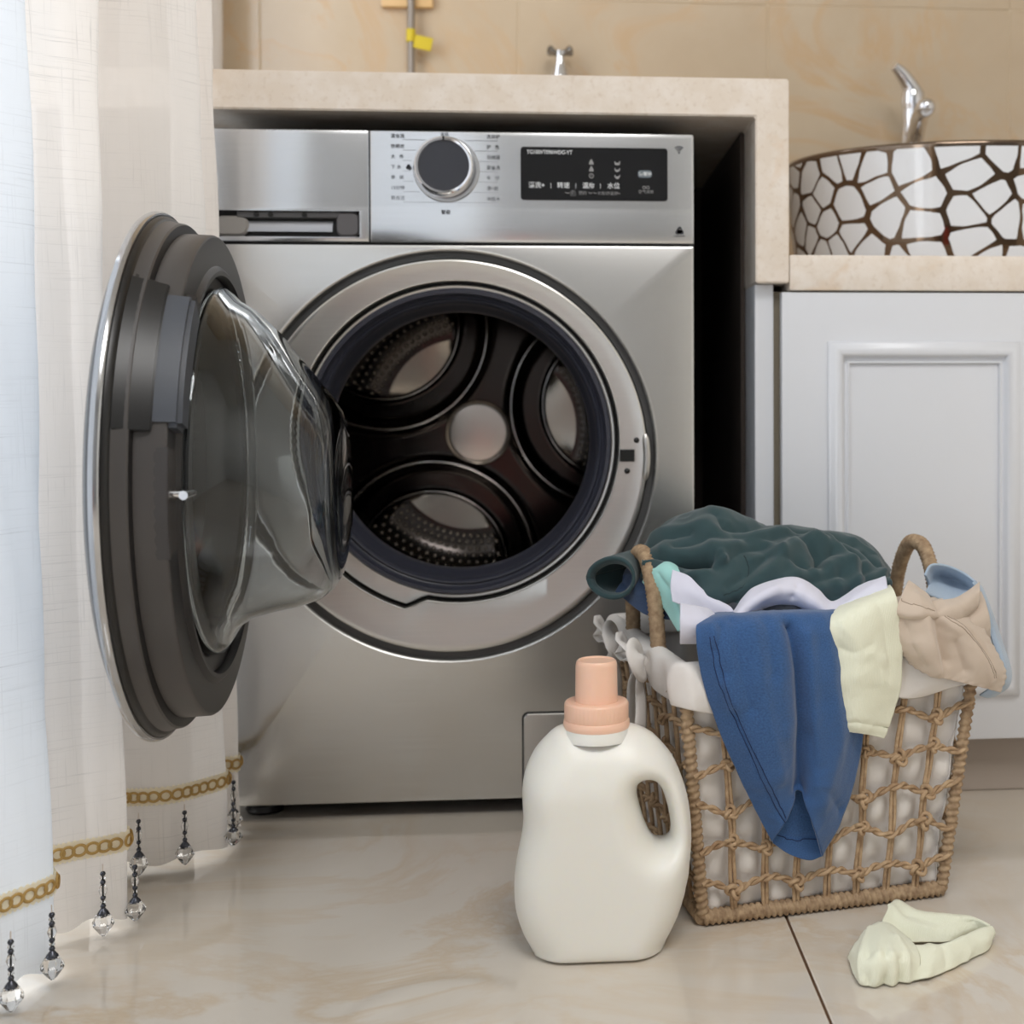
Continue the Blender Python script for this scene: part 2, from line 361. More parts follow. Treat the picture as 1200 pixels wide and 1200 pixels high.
# body shell: open front box
bm = bmesh.new()
add_box(bm, -HW, -HW + .004, .004, .57, .02, .848); add_box(bm, HW - .004, HW, .004, .57, .02, .848); add_box(bm, -HW, HW, .004, .57, .842, .848); add_box(bm, -HW, HW, .004, .57, .02, .026); add_box(bm, -HW, HW, .564, .57, .02, .848)
wp(bmlink('body_shell', bm, M['steel_side']))
# front sheet with round opening
def front_sheet():
    x0, x1, z0, z1 = -HW + .0004, HW - .0004, .0205, .7100; n = 128
    vs = []; fs = []; rows = []
    def sq(a):
        dx, dz = math.cos(a), math.sin(a); t = 9
        if dx > 1e-9: t = min(t, (x1 - RC[0]) / dx)
        if dx < -1e-9: t = min(t, (x0 - RC[0]) / dx)
        if dz > 1e-9: t = min(t, (z1 - RC[1]) / dz)
        if dz < -1e-9: t = min(t, (z0 - RC[1]) / dz)
        return t
    angs = sorted([2 * PI * k / n for k in range(n)] + [math.atan2(zc - RC[1], xc - RC[0]) % (2 * PI) for xc in (x0, x1) for zc in (z0, z1)])
    def inset(a, d):
        t = sq(a); px, pz = RC[0] + t * math.cos(a), RC[1] + t * math.sin(a)
        return (min(max(px, x0 + d), x1 - d), min(max(pz, z0 + d), z1 - d))
    for d, y in ((0, .012), (0, .003), (.0008, .0009), (.003, 0)):
        rows.append([(inset(a, d)[0], y, inset(a, d)[1]) for a in angs])
    for r, y in ((RR + .004, 0), (RR + .0015, -.0006), (RR, .0002), (RR - .001, .002), (RR - .002, .010)):
        rows.append([(RC[0] + r * math.cos(a), y, RC[1] + r * math.sin(a)) for a in angs])
    m = len(angs)
    for r in rows: vs += r
    for j in range(len(rows) - 1):
        for i in range(m): fs.append((j * m + i, j * m + (i + 1) % m, (j + 1) * m + (i + 1) % m, (j + 1) * m + i))
    me = mesh('front_sheet', vs, fs); sharp(me, 30)
    return me
wp(link('front_sheet', front_sheet(), M['steel']))
# ring plate: from the outer groove to the offset inner opening, with a drain bulge in the inner groove
def bulge(a):
    d = math.degrees(a) % 360
    s = lambda lo, hi: max(0, min(1, (d - lo) / (hi - lo)))
    return .017 * s(206, 216) * (1 - s(252, 258))
def ring_row(f, r_out, y, extra=0):
    n = 160; out = []
    for i in range(n):
        a = 2 * PI * i / n; ri = OR + bulge(a) + extra
        po = Vector((RC[0] + r_out * math.cos(a), RC[1] + r_out * math.sin(a))); pi_ = Vector((OC[0] + ri * math.cos(a), OC[1] + ri * math.sin(a)))
        p = po.lerp(pi_, f); out.append((p.x, y, p.y))
    return out
rows = [ring_row(0, RR - .001, .012), ring_row(0, RR - .010, .012), ring_row(0, RR - .0108, .004), ring_row(0, RR - .0116, .0012), ring_row(0, RR - .0135, .0004), ring_row(.1, RR - .0135, .0012), ring_row(.5, RR - .0135, .0028), ring_row(.9, RR - .0135, .004), ring_row(1, 0, .0042, .0052), ring_row(1, 0, .0034, .004), ring_row(1, 0, .0038, .003), ring_row(1, 0, .006, .0024), ring_row(1, 0, .018, .0018)]
vs = sum(rows, []); n = 160; fs = [(j * n + i, j * n + (i + 1) % n, (j + 1) * n + (i + 1) % n, (j + 1) * n + i) for j in range(len(rows) - 1) for i in range(n)]
me = mesh('ring_plate', vs, fs); sharp(me, 35); wp(link('ring_plate', me, M['ring']))
rows = [ring_row(1, 0, .018, .002), ring_row(1, 0, .018, -.002), ring_row(1, 0, .008, -.0025), ring_row(1, 0, .0068, -.0035), ring_row(1, 0, .0075, -.006)]
rows += [[(OC[0] + .1895 * math.cos(2 * PI * i / n), .0075, OC[1] + .1895 * math.sin(2 * PI * i / n)) for i in range(n)], [(OC[0] + .188 * math.cos(2 * PI * i / n), .016, OC[1] + .188 * math.sin(2 * PI * i / n)) for i in range(n)]]
vs = sum(rows, []); fs = [(j * n + i, j * n + (i + 1) % n, (j + 1) * n + (i + 1) % n, (j + 1) * n + i) for j in range(len(rows) - 1) for i in range(n)]
me = mesh('opening_lip', vs, fs); sharp(me, 35); wp(link('opening_lip', me, M['ring']))
me = lathe('groove_fill', [(RR - .0016, .0118), (RR - .0022, .0092), (RR - .0092, .0092), (RR - .0100, .0118)], 128, 'Y', (RC[0], 0, RC[1])); sharp(me, 40); wp(link('groove_fill', me, flat('groove_dark_grey', srgb(84, 84, 84), .3)))  # darker grey ring along the bottom of the outer groove
rows = [ring_row(1, 0, .0165, .0021), ring_row(1, 0, .0160, -.0022)]
me = mesh('inner_groove', sum(rows, []), [(i, (i + 1) % n, n + (i + 1) % n, n + i) for i in range(n)]); me.shade_smooth(); wp(link('inner_groove', me, M['hole']))
# rubber gasket
prof = [(.1895, .012), (.1905, .004), (.188, .0005), (.184, .001), (.1825, .005), (.1815, .010), (.179, .0115), (.1765, .0095), (.1735, .012), (.172, .020), (.170, .030), (.166, .038), (.163, .050), (.164, .062), (.168, .070), (.175, .078), (.19, .085)]
me = lathe('door_gasket', prof, 128, 'Y', (OC[0], 0, OC[1])); sharp(me, 60); wp(link('door_gasket', me, M['rubber']))
# drum
drum = wp(link('drum', sharp(lathe('drum', [(.178, .080), (.215, .088), (.236, .11), (.238, .15), (.238, .33), (.232, .37), (.215, .392), (.0, .396)], 96, 'Y', (OC[0], 0, OC[1])), 40), M['drumsteel']))
LOBES = [math.radians(a) for a in (131, 251, 11)]
def lobe_d(px, pz):
    """signed depth inside the nearest lobe circle: >0 inside"""
    b = -9; bk = 0
    for k, a in enumerate(LOBES):
        d = .150 - math.hypot(px - .205 * math.cos(a), pz - .205 * math.sin(a))
        if d > b: b, bk = d, k
    return b, bk
def sm(a, b, v): t = max(0, min(1, (v - a) / (b - a))); return t * t * (3 - 2 * t)
def spider_y(px, pz):
    d, k = lobe_d(px, pz); r = math.hypot(px, pz)
    y = .362 - .010 * math.exp(-(d / .0065) ** 2)          # rolled lip
    y += .030 * sm(.002, .016, d)                           # channel behind the lip
    a = LOBES[k]; d2 = .112 - math.hypot(px - .215 * math.cos(a), pz - .215 * math.sin(a))
    y -= .012 * sm(-.006, .004, d2) 
    y += .006 * sm(.05, .0, r)
    return y
NR, NA = 90, 240
def sp(i, j):
    r = .2345 * (j / (NR - 1)) ** .9; a = 2 * PI * i / NA; px, pz = r * math.cos(a), r * math.sin(a)
    return (OC[0] + px, spider_y(px, pz), OC[1] + pz)
me = grid_mesh('drum_spider', NA, NR, sp, True); me.shade_smooth(); o = link('drum_spider', me, M['drumdark']); o.parent = drum
# perforated plates: one per lobe, set with pressed dimples
for k, a in enumerate(LOBES):
    mb = MB(); hb = MB()
    ca, sa = math.cos(a), math.sin(a)
    inside = lambda px, pz: (.108 - math.hypot(px - .215 * ca, pz - .215 * sa) > 0) and math.hypot(px, pz) < .2335
    # lens-shaped bright plate close to the axis, dark perforated crescent outside it
    N1, N2 = 40, 12
    def row_pt(s, t, r_in, r_out):
        aa = a + s
        rr = r_in + (r_out - r_in) * t
        return aa, rr
    def limits(aa):
        c = .215 * math.cos(aa - a); h2 = .108 ** 2 - (.215 * math.sin(aa - a)) ** 2
        if h2 <= 0: return None
        return c - math.sqrt(h2), .2335
    smax = math.asin(.108 / .215) * .985
    vs = []; fs = []
    mid = lambda aa: .150 - .012 * math.cos((aa - a) / smax * PI / 2)
    for q in range(N1 + 1):
        aa = a - smax + 2 * smax * q / N1; lo, hi = limits(aa); md = max(lo, min(hi, .138 + .012 * math.cos((aa - a) * 2)))
        for w in range(N2 + 1):
            rr = lo + (md - lo) * w / N2; vs.append((OC[0] + rr * math.cos(aa), .3765 - .004 * (w / N2), OC[1] + rr * math.sin(aa)))
    for q in range(N1):
        for w in range(N2): b = q * (N2 + 1) + w; fs.append((b, b + 1, b + N2 + 2, b + N2 + 1))
    me = mesh('lens_plate', vs, fs); me.shade_smooth(); o = link('lens_plate', me, M['drumsteel']); o.parent = drum
    vs = []; fs = []
    for q in range(N1 + 1):
        aa = a - smax + 2 * smax * q / N1; lo, hi = limits(aa); md = max(lo, min(hi, .138 + .012 * math.cos((aa - a) * 2)))
        for w in range(N2 + 1):
            t = w / N2; rr = md + (hi - md) * t; vs.append((OC[0] + rr * math.cos(aa), .3725 - .05 * t * t, OC[1] + rr * math.sin(aa)))
    for q in range(N1):
        for w in range(N2): b = q * (N2 + 1) + w; fs.append((b, b + 1, b + N2 + 2, b + N2 + 1))
    me = mesh('perforated_plate', vs, fs); me.shade_smooth(); o = link('perforated_plate', me, M['drumdark']); o.parent = drum
    mb = MB()
    for rw in range(9):
        for cl in range(-22, 23):
            rr = .140 + rw * .0095; aa = a + (cl + .5 * (rw % 2)) * .0125 / .19
            if abs(aa - a) > smax * .96: continue
            lo, hi = limits(aa); md = max(lo, min(hi, .138 + .012 * math.cos((aa - a) * 2)))
            if rr < md + .004 or rr > hi - .004: continue
            t = (rr - md) / (hi - md); yy = .3725 - .05 * t * t - .0006
            c = Vector((OC[0] + rr * math.cos(aa), yy, OC[1] + rr * math.sin(aa))); rad = Vector((math.cos(aa), -.1 * t / .075 * .5, math.sin(aa))).normalized(); tan = Vector((-math.sin(aa), 0, math.cos(aa)))
            nn = rad.cross(tan); nn = nn if nn.y < 0 else -nn
            ring = []
            for (r_, h_) in ((.0036, 0), (.0026, .0012), (.0016, .0004)):
                ring += [c + rad * (r_ * math.cos(2 * PI * s / 8)) + tan * (r_ * math.sin(2 * PI * s / 8)) + nn * h_ for s in range(8)]
            f_ = [(b * 8 + s, b * 8 + (s + 1) % 8, (b + 1) * 8 + (s + 1) % 8, (b + 1) * 8 + s) for b in range(2) for s in range(8)] + [tuple(range(16, 24))]
            mb.add((ring, f_))
    o = mb.build('dimples', M['drumsteel'], None, 60); o.parent = drum; tag(o, kind='stuff')
me = lathe('hub_disc', [(0, -.004), (.040, -.0045), (.0475, -.0035), (.0500, -.001), (.0505, .004)], 64, 'Y', (OC[0] + .001, .362, OC[1] - .001)); sharp(me, 40)
o = link('hub_disc', me, M_steel('hub_steel', srgb(222, 214, 208), .24)); o.parent = drum
for k, a in enumerate(LOBES):
    for cr_, rr_, yy, tr_ in ((.205, .150, .3515, .0024), (.215, .1125, .3770, .0016)):
        path = []
        for q in range(121):
            t = a + PI - 1.35 + 2.70 * q / 120; px_, pz_ = cr_ * math.cos(a) + rr_ * math.cos(t), cr_ * math.sin(a) + rr_ * math.sin(t)
            if math.hypot(px_, pz_) < .225: path.append((OC[0] + px_, yy, OC[1] + pz_))
        o = tube('lobe_lip', path, tr_, M['chrome'], None, 8); o.parent = drum
# latch bits
wp(box('latch_slot', .2035, .2215, -.0008, .004, .4405, .4555, M['hole'], None))
for sx, sz in ((.2243, .4672), (.2124, .4287)):
    wp(link('latch_screw', sharp(lathe('latch_screw', [(0, -.0018), (.0022, -.0014), (.0036, .0), (.0036, .004)], 16, 'Y', (sx, .001, sz)), 40), M['black']))
pl = MB(); pts = spline([(.2375, 0, .4755), (.2395, 0, .446), (.2370, 0, .4170)], 14)
wp(MB().add(tube_data([(p[0] - .002, .0005, p[2]) for p in pts], lambda t: .0048 * (1 - (2 * t - 1) ** 8 * .7), 10)).build('latch_strip', M['ring']))
# service flap and feet
def rrect(x0, x1, z0, z1, r, n=6):
    out = []
    for cx, cz, a0 in ((x1 - r, z1 - r, 0), (x0 + r, z1 - r, PI / 2), (x0 + r, z0 + r, PI), (x1 - r, z0 + r, 1.5 * PI)):
        out += [(cx + r * math.cos(a0 + PI / 2 * k / n), cz + r * math.sin(a0 + PI / 2 * k / n)) for k in range(n + 1)]
    return out
def plate(name, x0, x1, z0, z1, r, y0, y1, m, bev=.0008):
    """rounded plate facing -Y; y0 is the front"""
    a = rrect(x0, x1, z0, z1, r); b = rrect(x0 + bev, x1 - bev, z0 + bev, z1 - bev, max(r - bev, .0003)); k = len(a)
    vs = [(p[0], y1, p[1]) for p in a] + [(p[0], y0 + bev, p[1]) for p in a] + [(p[0], y0, p[1]) for p in b]
    fs = [(j * k + i, j * k + (i + 1) % k, (j + 1) * k + (i + 1) % k, (j + 1) * k + i) for j in range(2) for i in range(k)] + [tuple(range(2 * k, 3 * k))]
    me = mesh(name, vs, fs); sharp(me, 40); return link(name, me, m)
wp(plate('flap_gap', .0800, .2450, .030, .1290, .008, -.0006, .003, M['hole'], .0002))
wp(plate('service_flap', .0822, .2428, .0322, .1268, .007, -.0024, .003, M['steel'], .0012))
for fx in (-.245, .245):
    for fy in (.05, .5):
        wp(link('foot', sharp(lathe('foot', [(0, 0), (.022, 0), (.024, .004), (.022, .010), (.010, .012), (.010, .021), (0, .021)], 24, 'Z', (fx, fy, 0)), 40), M['black']))
# control fascia: upper face tilts a little, lower band stands proud
def fascia(name, x0, x1, m, hole=None):
    rows = [(.02, .7122), (.001, .7122), (-.0022, .7135), (-.0032, .7165), (-.0040, .7530), (-.0034, .7552), (-.0036, .7575), (-.0030, .8440), (-.0020, .8485), (.001, .8502), (.02, .8502)]
    xs = [(x0, 1), (x0 + .0009, .35), (x0 + .0025, 0), (x1 - .0025, 0), (x1 - .0009, .35), (x1, 1)]
    vs = [(xx, y + e * .0018 if y < .01 else y, z) for (y, z) in rows for (xx, e) in xs]; k = len(xs)
    fs = [(j * k + i, j * k + i + 1, (j + 1) * k + i + 1, (j + 1) * k + i) for j in range(len(rows) - 1) for i in range(k - 1)]
    if hole:   # cut the face of the lower band for the grip
        fs = [f for f in fs if f not in [((3) * k + 2, (3) * k + 3, 4 * k + 3, 4 * k + 2)]]
        hx0, hx1, hz0, hz1 = hole
        b = len(vs); vs += [(hx0, -.0033, hz0), (hx1, -.0033, hz0), (hx1, -.0040, hz1), (hx0, -.0040, hz1)]
        o4 = [3 * k + 2, 3 * k + 3, 4 * k + 3, 4 * k + 2]
        fs += [(o4[c], o4[(c + 1) % 4], b + (c + 1) % 4, b + c) for c in range(4)]
        vs += [(hx0 + .001, .020, hz0 + .001), (hx1 - .001, .020, hz0 + .001), (hx1 - .001, .020, hz1), (hx0 + .001, .020, hz1)]
        fs += [(b + c, b + (c + 1) % 4, b + 4 + (c + 1) % 4, b + 4 + c) for c in range(4)] + [(b + 4, b + 5, b + 6, b + 7)]
    me = mesh(name, vs, fs); sharp(me, 30); return wp(link(name, me, m))
fascia('control_panel', -.1019, HW - .0005, M['steel_panel'])
dr = fascia('detergent_drawer', -HW + .0005, -.1031, M['steel_panel'], (-.2905, -.1145, .7185, .7500))
wp(box('fascia_backing', -HW + .002, HW - .002, .006, .03, .7095, .849, M['hole'], None))
def sub(o, p): o.parent = p; o.matrix_parent_inverse = p.matrix_world.inverted() if False else Matrix.Identity(4); return o
# grip recess inside the drawer: grey well, ledge with three holes, bright sill
GR = flat('grip_grey', srgb(120, 118, 118), .4); GL = flat('grip_light', srgb(182, 184, 190), .3, .5)
sub(box('grip_well', -.2895, -.1155, .014, .0195, .7195, .7495, GR), dr)
sub(box('grip_ledge', -.262, -.137, -.0005, .0195, .7415, .7498, flat('grip_dark', srgb(84, 83, 84), .4), None, .001, 1), dr)
me = grid_mesh('grip_sill', 2, 8, lambda i, j: ((-.252, -.148)[i], .013 - .012 * math.sin(j / 7 * PI / 2), .7415 - .0165 * (1 - math.cos(j / 7 * PI / 2)))); sharp(me, 60); sub(link('grip_sill', me, GL), dr)
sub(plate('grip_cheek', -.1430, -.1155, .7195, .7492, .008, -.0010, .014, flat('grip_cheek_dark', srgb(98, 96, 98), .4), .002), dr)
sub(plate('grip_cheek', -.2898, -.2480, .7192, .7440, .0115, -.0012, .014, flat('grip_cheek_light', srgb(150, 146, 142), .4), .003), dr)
for xc in (-.2385, -.2215, -.1810):
    sub(link('drawer_hole', sharp(lathe('drawer_hole', [(0, -.0012), (.0032, -.0012), (.0034, 0), (.0034, .004)], 16, 'Y', (xc, -.0006, .7455)), 40), M['hole']), dr)
# dial
kn = (-.0105, .8035)
wp(link('dial_base', sharp(lathe('dial_base', [(.0345, 0), (.0400, 0), (.0405, -.0015), (.0395, -.003), (.036, -.003)], 64, 'Y', (kn[0] + .0015, -.003, kn[1] - .0015)), 30), M['steel_panel']))
kd = wp(link('dial', sharp(lathe('dial', [(.0370, -.002), (.0368, -.010), (.0360, -.020), (.0350, -.0225), (.0335, -.0235), (.0310, -.0232), (.0300, -.0215)], 64, 'Y', (kn[0], -.003, kn[1])), 30), M['chrome']))
sub(link('dial_face', sharp(lathe('dial_face', [(0, -.0215), (.0302, -.0215)], 64, 'Y', (kn[0], -.003, kn[1])), 30), M['knob']), kd)
sub(box('dial_mark', kn[0] - .0011, kn[0] + .0011, -.0270, -.0255, kn[1] + .030, kn[1] + .0355, M['black']), kd)
# display window and its print
disp = wp(plate('display_window', .0818, .2640, .7655, .8312, .004, -.0052, -.0015, M['blackgloss'], .0006))
def text(s, x, z, size, m, y, parent, name, align='LEFT', wp_=True, bold=.0, squash=1.0):
    cu = bpy.data.curves.new(name, 'FONT'); cu.body = s; cu.size = size; cu.align_x = align; cu.align_y = 'CENTER'; cu.extrude = .00008; cu.offset = bold
    t = bpy.data.objects.new(name, cu); COL.objects.link(t); bpy.context.view_layer.update()
    me = bpy.data.meshes.new_from_object(t); bpy.data.objects.remove(t); bpy.data.curves.remove(cu)
    me.transform(Matrix.Translation((x, y, z)) @ Matrix.Rotation(PI / 2, 4, 'X') @ Matrix.Diagonal((squash, 1, 1, 1)))
    me.name = name; o = link(name, me, m)
    if parent: sub(o, parent)
    else: wp(o)
    return o
YD = -.0054; YPn = -.0037
text('TG100VT096WDG-YT', .0895, .8245, .0068, M['print_white'], YD, disp, 'model_number', bold=.0001, squash=.86)
for s, xx in (('漂洗+', .0915), ('转速', .1265), ('温度', .1578), ('水位', .1888)):
    text(s, xx, .7835, .0078, M['print_white'], YD, disp, 'button_text', bold=.0001)
for xx in (.1190, .1497, .1802): text('|', xx, .7838, .0070, M['print_white'], YD, disp, 'divider', 'CENTER')
text('预约', .1530, .7743, .0052, M['print_grey'], YD, disp, 'lock_text'); text('长按3秒童锁', .1765, .7743, .0046, M['print_grey'], YD, disp, 'lock_text')
for xa, xb in ((.1365, .1420), (.1655, .1700), (.1715, .1755), (.2010, .2050)):
    sub(tube('bracket', [(xa, YD, .7755), ((xa + xb) / 2, YD, .7742), (xb, YD, .7746)], .0005, M['print_grey'], None, 6), disp)
text('⏲', .1462, .7742, .0068, M['print_grey'], YD, disp, 'timer_icon', 'CENTER')
def icon(name, polys, m, parent, y=YD):
    mb = MB()
    for P_ in polys:
        k = len(P_); mb.add(([(p[0], y, p[1]) for p in P_], [tuple(range(k))]))
    o = mb.build(name, m, None, None)
    return sub(o, parent) if parent else wp(o)
def circ(cx, cz, r, n=14, a0=0, a1=2 * PI): return [(cx + r * math.cos(a0 + (a1 - a0) * k / n), cz + r * math.sin(a0 + (a1 - a0) * k / n)) for k in range(n if a1 - a0 > 6.2 else n + 1)]
def arc_band(cx, cz, r0, r1, a0, a1, n=10):
    return [[(cx + r * math.cos(a), cz + r * math.sin(a)) for r, a in ((r0, a0 + (a1 - a0) * k / n), (r1, a0 + (a1 - a0) * k / n), (r1, a0 + (a1 - a0) * (k + 1) / n), (r0, a0 + (a1 - a0) * (k + 1) / n))] for k in range(n)]
for k, zz in enumerate((.8130, .8045)):
    icon('flask_icon', [[(.1690 - .0030, zz - .003), (.1690 + .0030, zz - .003), (.1690 + .0024, zz + .0002), (.1690 + .001, zz + .0022), (.1690 + .001, zz + .0034), (.1690 - .001, zz + .0034), (.1690 - .001, zz + .0022), (.1690 - .0024, zz + .0002)]], M['print_grey'], disp)
icon('clock_icon', arc_band(.1690, .7960, .0022, .0031, 0, 2 * PI, 18) + [[(.1686, .7957), (.1694, .7957), (.1694, .7978), (.1686, .7978)]], M['print_grey'], disp)
for zz, h in ((.8125, .0045), (.8040, .0034), (.7955, .0028)):
    icon('tub_icon', [[(.1975, zz + .0018), (.1982, zz - h + .002), (.2000, zz - .003), (.2024, zz - .003), (.2042, zz - h + .002), (.2049, zz + .0018), (.2036, zz + .0018), (.2032, zz), (.1992, zz), (.1988, zz + .0018)]], M['print_grey'], disp)
pb = plate('start_button', .2268, .2442, .7942, .8035, .0035, -.0058, -.005, flat('start_button_rim', srgb(110, 120, 128), .4), .0003); wp(pb); 
text('启/暂停', .2355, .7988, .0050, M['print_white'], -.0060, disp, 'button_text', 'CENTER', bold=.0001)
icon('filter_icon', arc_band(.2345, .7822, .0014, .0021, 0, 2 * PI, 12) + arc_band(.2392, .7822, .0014, .0021, 0, 2 * PI, 12) + [[(.2355, .7815), (.2382, .7815), (.2382, .7829), (.2355, .7829)]], M['print_grey'], disp)
text('空气洗烘', .2368, .7766, .0048, M['print_grey'], YD, disp, 'button_text', 'CENTER')
for k, s in enumerate(('混合洗', '快晒衣', '大   件', '下 水', '单   烘', '15分钟', '筒自洁')):
    text(s, -.0765, .8425 - k * .01268, .0056, M['print_dark'], YPn, None, 'programme_text')
icon('cloud_icon', [circ(-.0560, .8040, .0022), circ(-.0535, .8035, .0026), circ(-.0548, .8060, .0021)], M['print_dark'], None, YPn)
for k, s in enumerate(('洗烘护', '护   色', '羽绒服', '婴童洗', '牛   仔', '漂+脱', '单脱水')):
    text(s, .0400, .8430 - k * .01280, .0056, M['print_dark'], YPn, None, 'programme_text')
text('关机', -.0110, .8455, .0050, M['print_dark'], YPn, None, 'programme_text', 'CENTER')
text('智能', -.0100, .7495, .0056, M['black'], -.0043, None, 'programme_text', 'CENTER', bold=.0001)
ln = MB()
for k in range(7):
    zz = .8382 - k * .01275; dxk = math.sqrt(max(.042 ** 2 - (zz - kn[1]) ** 2, 0)) if abs(zz - kn[1]) < .042 else .012
    ln.add(([(-.0620, YPn, zz - .0002), (kn[0] - dxk, YPn, zz - .0002), (kn[0] - dxk, YPn, zz + .0002), (-.0620, YPn, zz + .0002)], [(0, 1, 2, 3)]))
    ln.add(([(kn[0] + dxk, YPn, zz - .0002), (.0540, YPn, zz - .0002), (.0540, YPn, zz + .0002), (kn[0] + dxk, YPn, zz + .0002)], [(0, 1, 2, 3)]))
wp(ln.build('leader_lines', flat('print_line', srgb(150, 152, 158), .5), None, None))
icon('wifi_icon', sum([arc_band(.2785, .8262, r - .0006, r + .0006, math.radians(48), math.radians(132), 8) for r in (.0032, .0054, .0078)], []) + [circ(.2785, .8262, .0012)], M['print_dark'], None, YPn)
icon('wool_logo', [circ(.2790, .7288, .0038), circ(.2768, .7270, .0030), circ(.2812, .7270, .0030), circ(.2790, .7315, .0026)], M['print_dark'], None, -.0042)
icon('wool_logo_line', arc_band(.2790, .7290, .0016, .0021, .3, 2.6, 8), M['print_grey'], None, -.00425)
text('WOOLMARK', .2790, .7222, .0024, M['print_dark'], -.0042, None, 'wool_logo_text', 'CENTER')

# ------------------------------------------------------------------ the open door
DPH = math.radians(86.0); DC = Vector((-.2577, -.2997, .449)); DR = .2565
door = empty('door', (0, 0, 0)); door.parent = wm; door.matrix_parent_inverse = WT
# local axes: X = towards free edge, Y = towards the drum side (bowl), Z up
door.matrix_basis = Matrix(((math.cos(DPH), math.sin(DPH), 0, DC.x), (-math.sin(DPH), math.cos(DPH), 0, DC.y), (0, 0, 1, DC.z), (0, 0, 0, 1)))
def dp(name, me, m, ang=35): sharp(me, ang); o = link(name, me, m); o.parent = door; return o
dp('outer_cover', lathe('outer_cover', [(0, -.026), (.15, -.025), (.20, -.021), (.235, -.013), (.250, -.006), (.2535, -.002)], 128, 'Y'), flat('door_cover', srgb(40, 42, 46), .12))
dp('rim', lathe('rim', [(.2525, -.004), (.2560, -.0035), (.2572, -.0005), (.2570, .0025), (.2555, .0048), (.2530, .0050)], 128, 'Y'), flat('door_rim_chrome', srgb(190, 192, 196), .14, 1))
dp('inner_frame', lathe('inner_frame', [(.2545, .001), (.2538, .0050), (.2525, .0052), (.2515, .0085), (.2500, .0100), (.2480, .0110)], 128, 'Y'), M['black'])
dp('frame_step', lathe('frame_step', [(.2480, .0110), (.2470, .0125), (.2455, .0225), (.2440, .0240)], 128, 'Y'), M['door_grey'])
dp('frame_channel', lathe('frame_channel', [(.2440, .0240), (.2350, .0250), (.2345, .0270)], 128, 'Y'), M['door_dark'])
dp('frame_wall', lathe('frame_wall', [(.2358, .0255), (.2350, .0490), (.2340, .0508), (.2325, .0515)], 128, 'Y'), M['door_grey'])
dp('frame_face', lathe('frame_face', [(.2325, .0515), (.2050, .0520), (.2035, .0535), (.2000, .0560), (.1960, .0560), (.1940, .0535), (.1935, .0480), (.1800, .0470), (.1700, .0400), (.1690, .0040)], 128, 'Y'), M['door_dark'])
dp('inner_pane', lathe('inner_pane', [(0, .0038), (.1692, .0040)], 96, 'Y'), flat('lightened_pane_grey', srgb(112, 111, 110), .15))  # pane colour lightened to stand in for light caught in the glass
# glass bowl: base circle, sheared towards the bottom at its end
rowsG = [(.0445, .1800, -.1780, .1790), (.0560, .1840, -.1760, .1820), (.0600, .1830, -.1700, .1790), (.0700, .1720, -.1520, .1640), (.0850, .1630, -.1430, .1580), (.1050, .1440, -.1380, .1500), (.1280, .1150, -.1335, .1400), (.1480, .0900, -.1270, .1280), (.1610, .0740, -.1180, .1130), (.1690, .0600, -.1030, .0960), (.1730, .0440, -.0820, .0740), (.1745, .0240, -.0560, .0450), (.1750, .0050, -.0300, .0180)]
NG = 96
def gl_out(i, j, off=0.0):
    n_, zt, zb, hh = rowsG[j]; a = 2 * PI * i / NG; c = (zt + zb) / 2; r = (zt - zb) / 2
    return ((hh - off) * math.cos(a), n_ - off * (1 if j > 8 else .3), c + (r - off) * math.sin(a))
vs = [gl_out(i, j) for j in range(len(rowsG)) for i in range(NG)]; k = len(rowsG)
fs = [(j * NG + i, j * NG + (i + 1) % NG, (j + 1) * NG + (i + 1) % NG, (j + 1) * NG + i) for j in range(k - 1) for i in range(NG)] + [tuple(range((k - 1) * NG, k * NG))]
b = len(vs); vs += [gl_out(i, j, .0045) for j in range(k) for i in range(NG)]
fs += [(b + j * NG + (i + 1) % NG, b + j * NG + i, b + (j + 1) * NG + i, b + (j + 1) * NG + (i + 1) % NG) for j in range(k - 1) for i in range(NG)] + [tuple(range(b + k * NG - 1, b + (k - 1) * NG - 1, -1))]
fs += [((i + 1) % NG, i, b + i, b + (i + 1) % NG) for i in range(NG)]
me = mesh('glass_bowl', vs, fs); me.shade_smooth(); bm = bmesh.new(); bm.from_mesh(me); bmesh.ops.recalc_face_normals(bm, faces=bm.faces); bm.to_mesh(me); bm.free()
o = link('glass_bowl', me, M['glass']); o.parent = door; me.shade_smooth()
def sector(r0, r1, a0, a1, y0, y1, n=16, taper=0):
    """block between radii and angles (degrees, measured from the free edge upward)"""
    vs = []; fs = []
    for k in range(n + 1):
        a = math.radians(a0 + (a1 - a0) * k / n)
        for r, y in ((r0, y0), (r1, y0), (r1 - taper, y1), (r0, y1)): vs.append((r * math.cos(a), y, r * math.sin(a)))
    for k in range(n):
        for c in range(4): fs.append((k * 4 + c, k * 4 + (c + 1) % 4, (k + 1) * 4 + (c + 1) % 4, (k + 1) * 4 + c))
    fs += [(3, 2, 1, 0), tuple(range(n * 4, n * 4 + 4))]
    return vs, fs
def dsec(name, m, *a, bev=.002, **k):
    me = mesh(name, *sector(*a, **k)); bm = bmesh.new(); bm.from_mesh(me); bmesh.ops.recalc_face_normals(bm, faces=bm.faces)
    es = [e for e in bm.edges if e.calc_face_angle(0) > .6]; bmesh.ops.bevel(bm, geom=es, offset=bev, segments=2, affect='EDGES'); bm.to_mesh(me); bm.free(); return dp(name, me, m, 40)
hd = dsec('handle_block', M['door_blue'], .2030, .2400, 13, 45, .022, .0620, bev=.004, taper=.005)
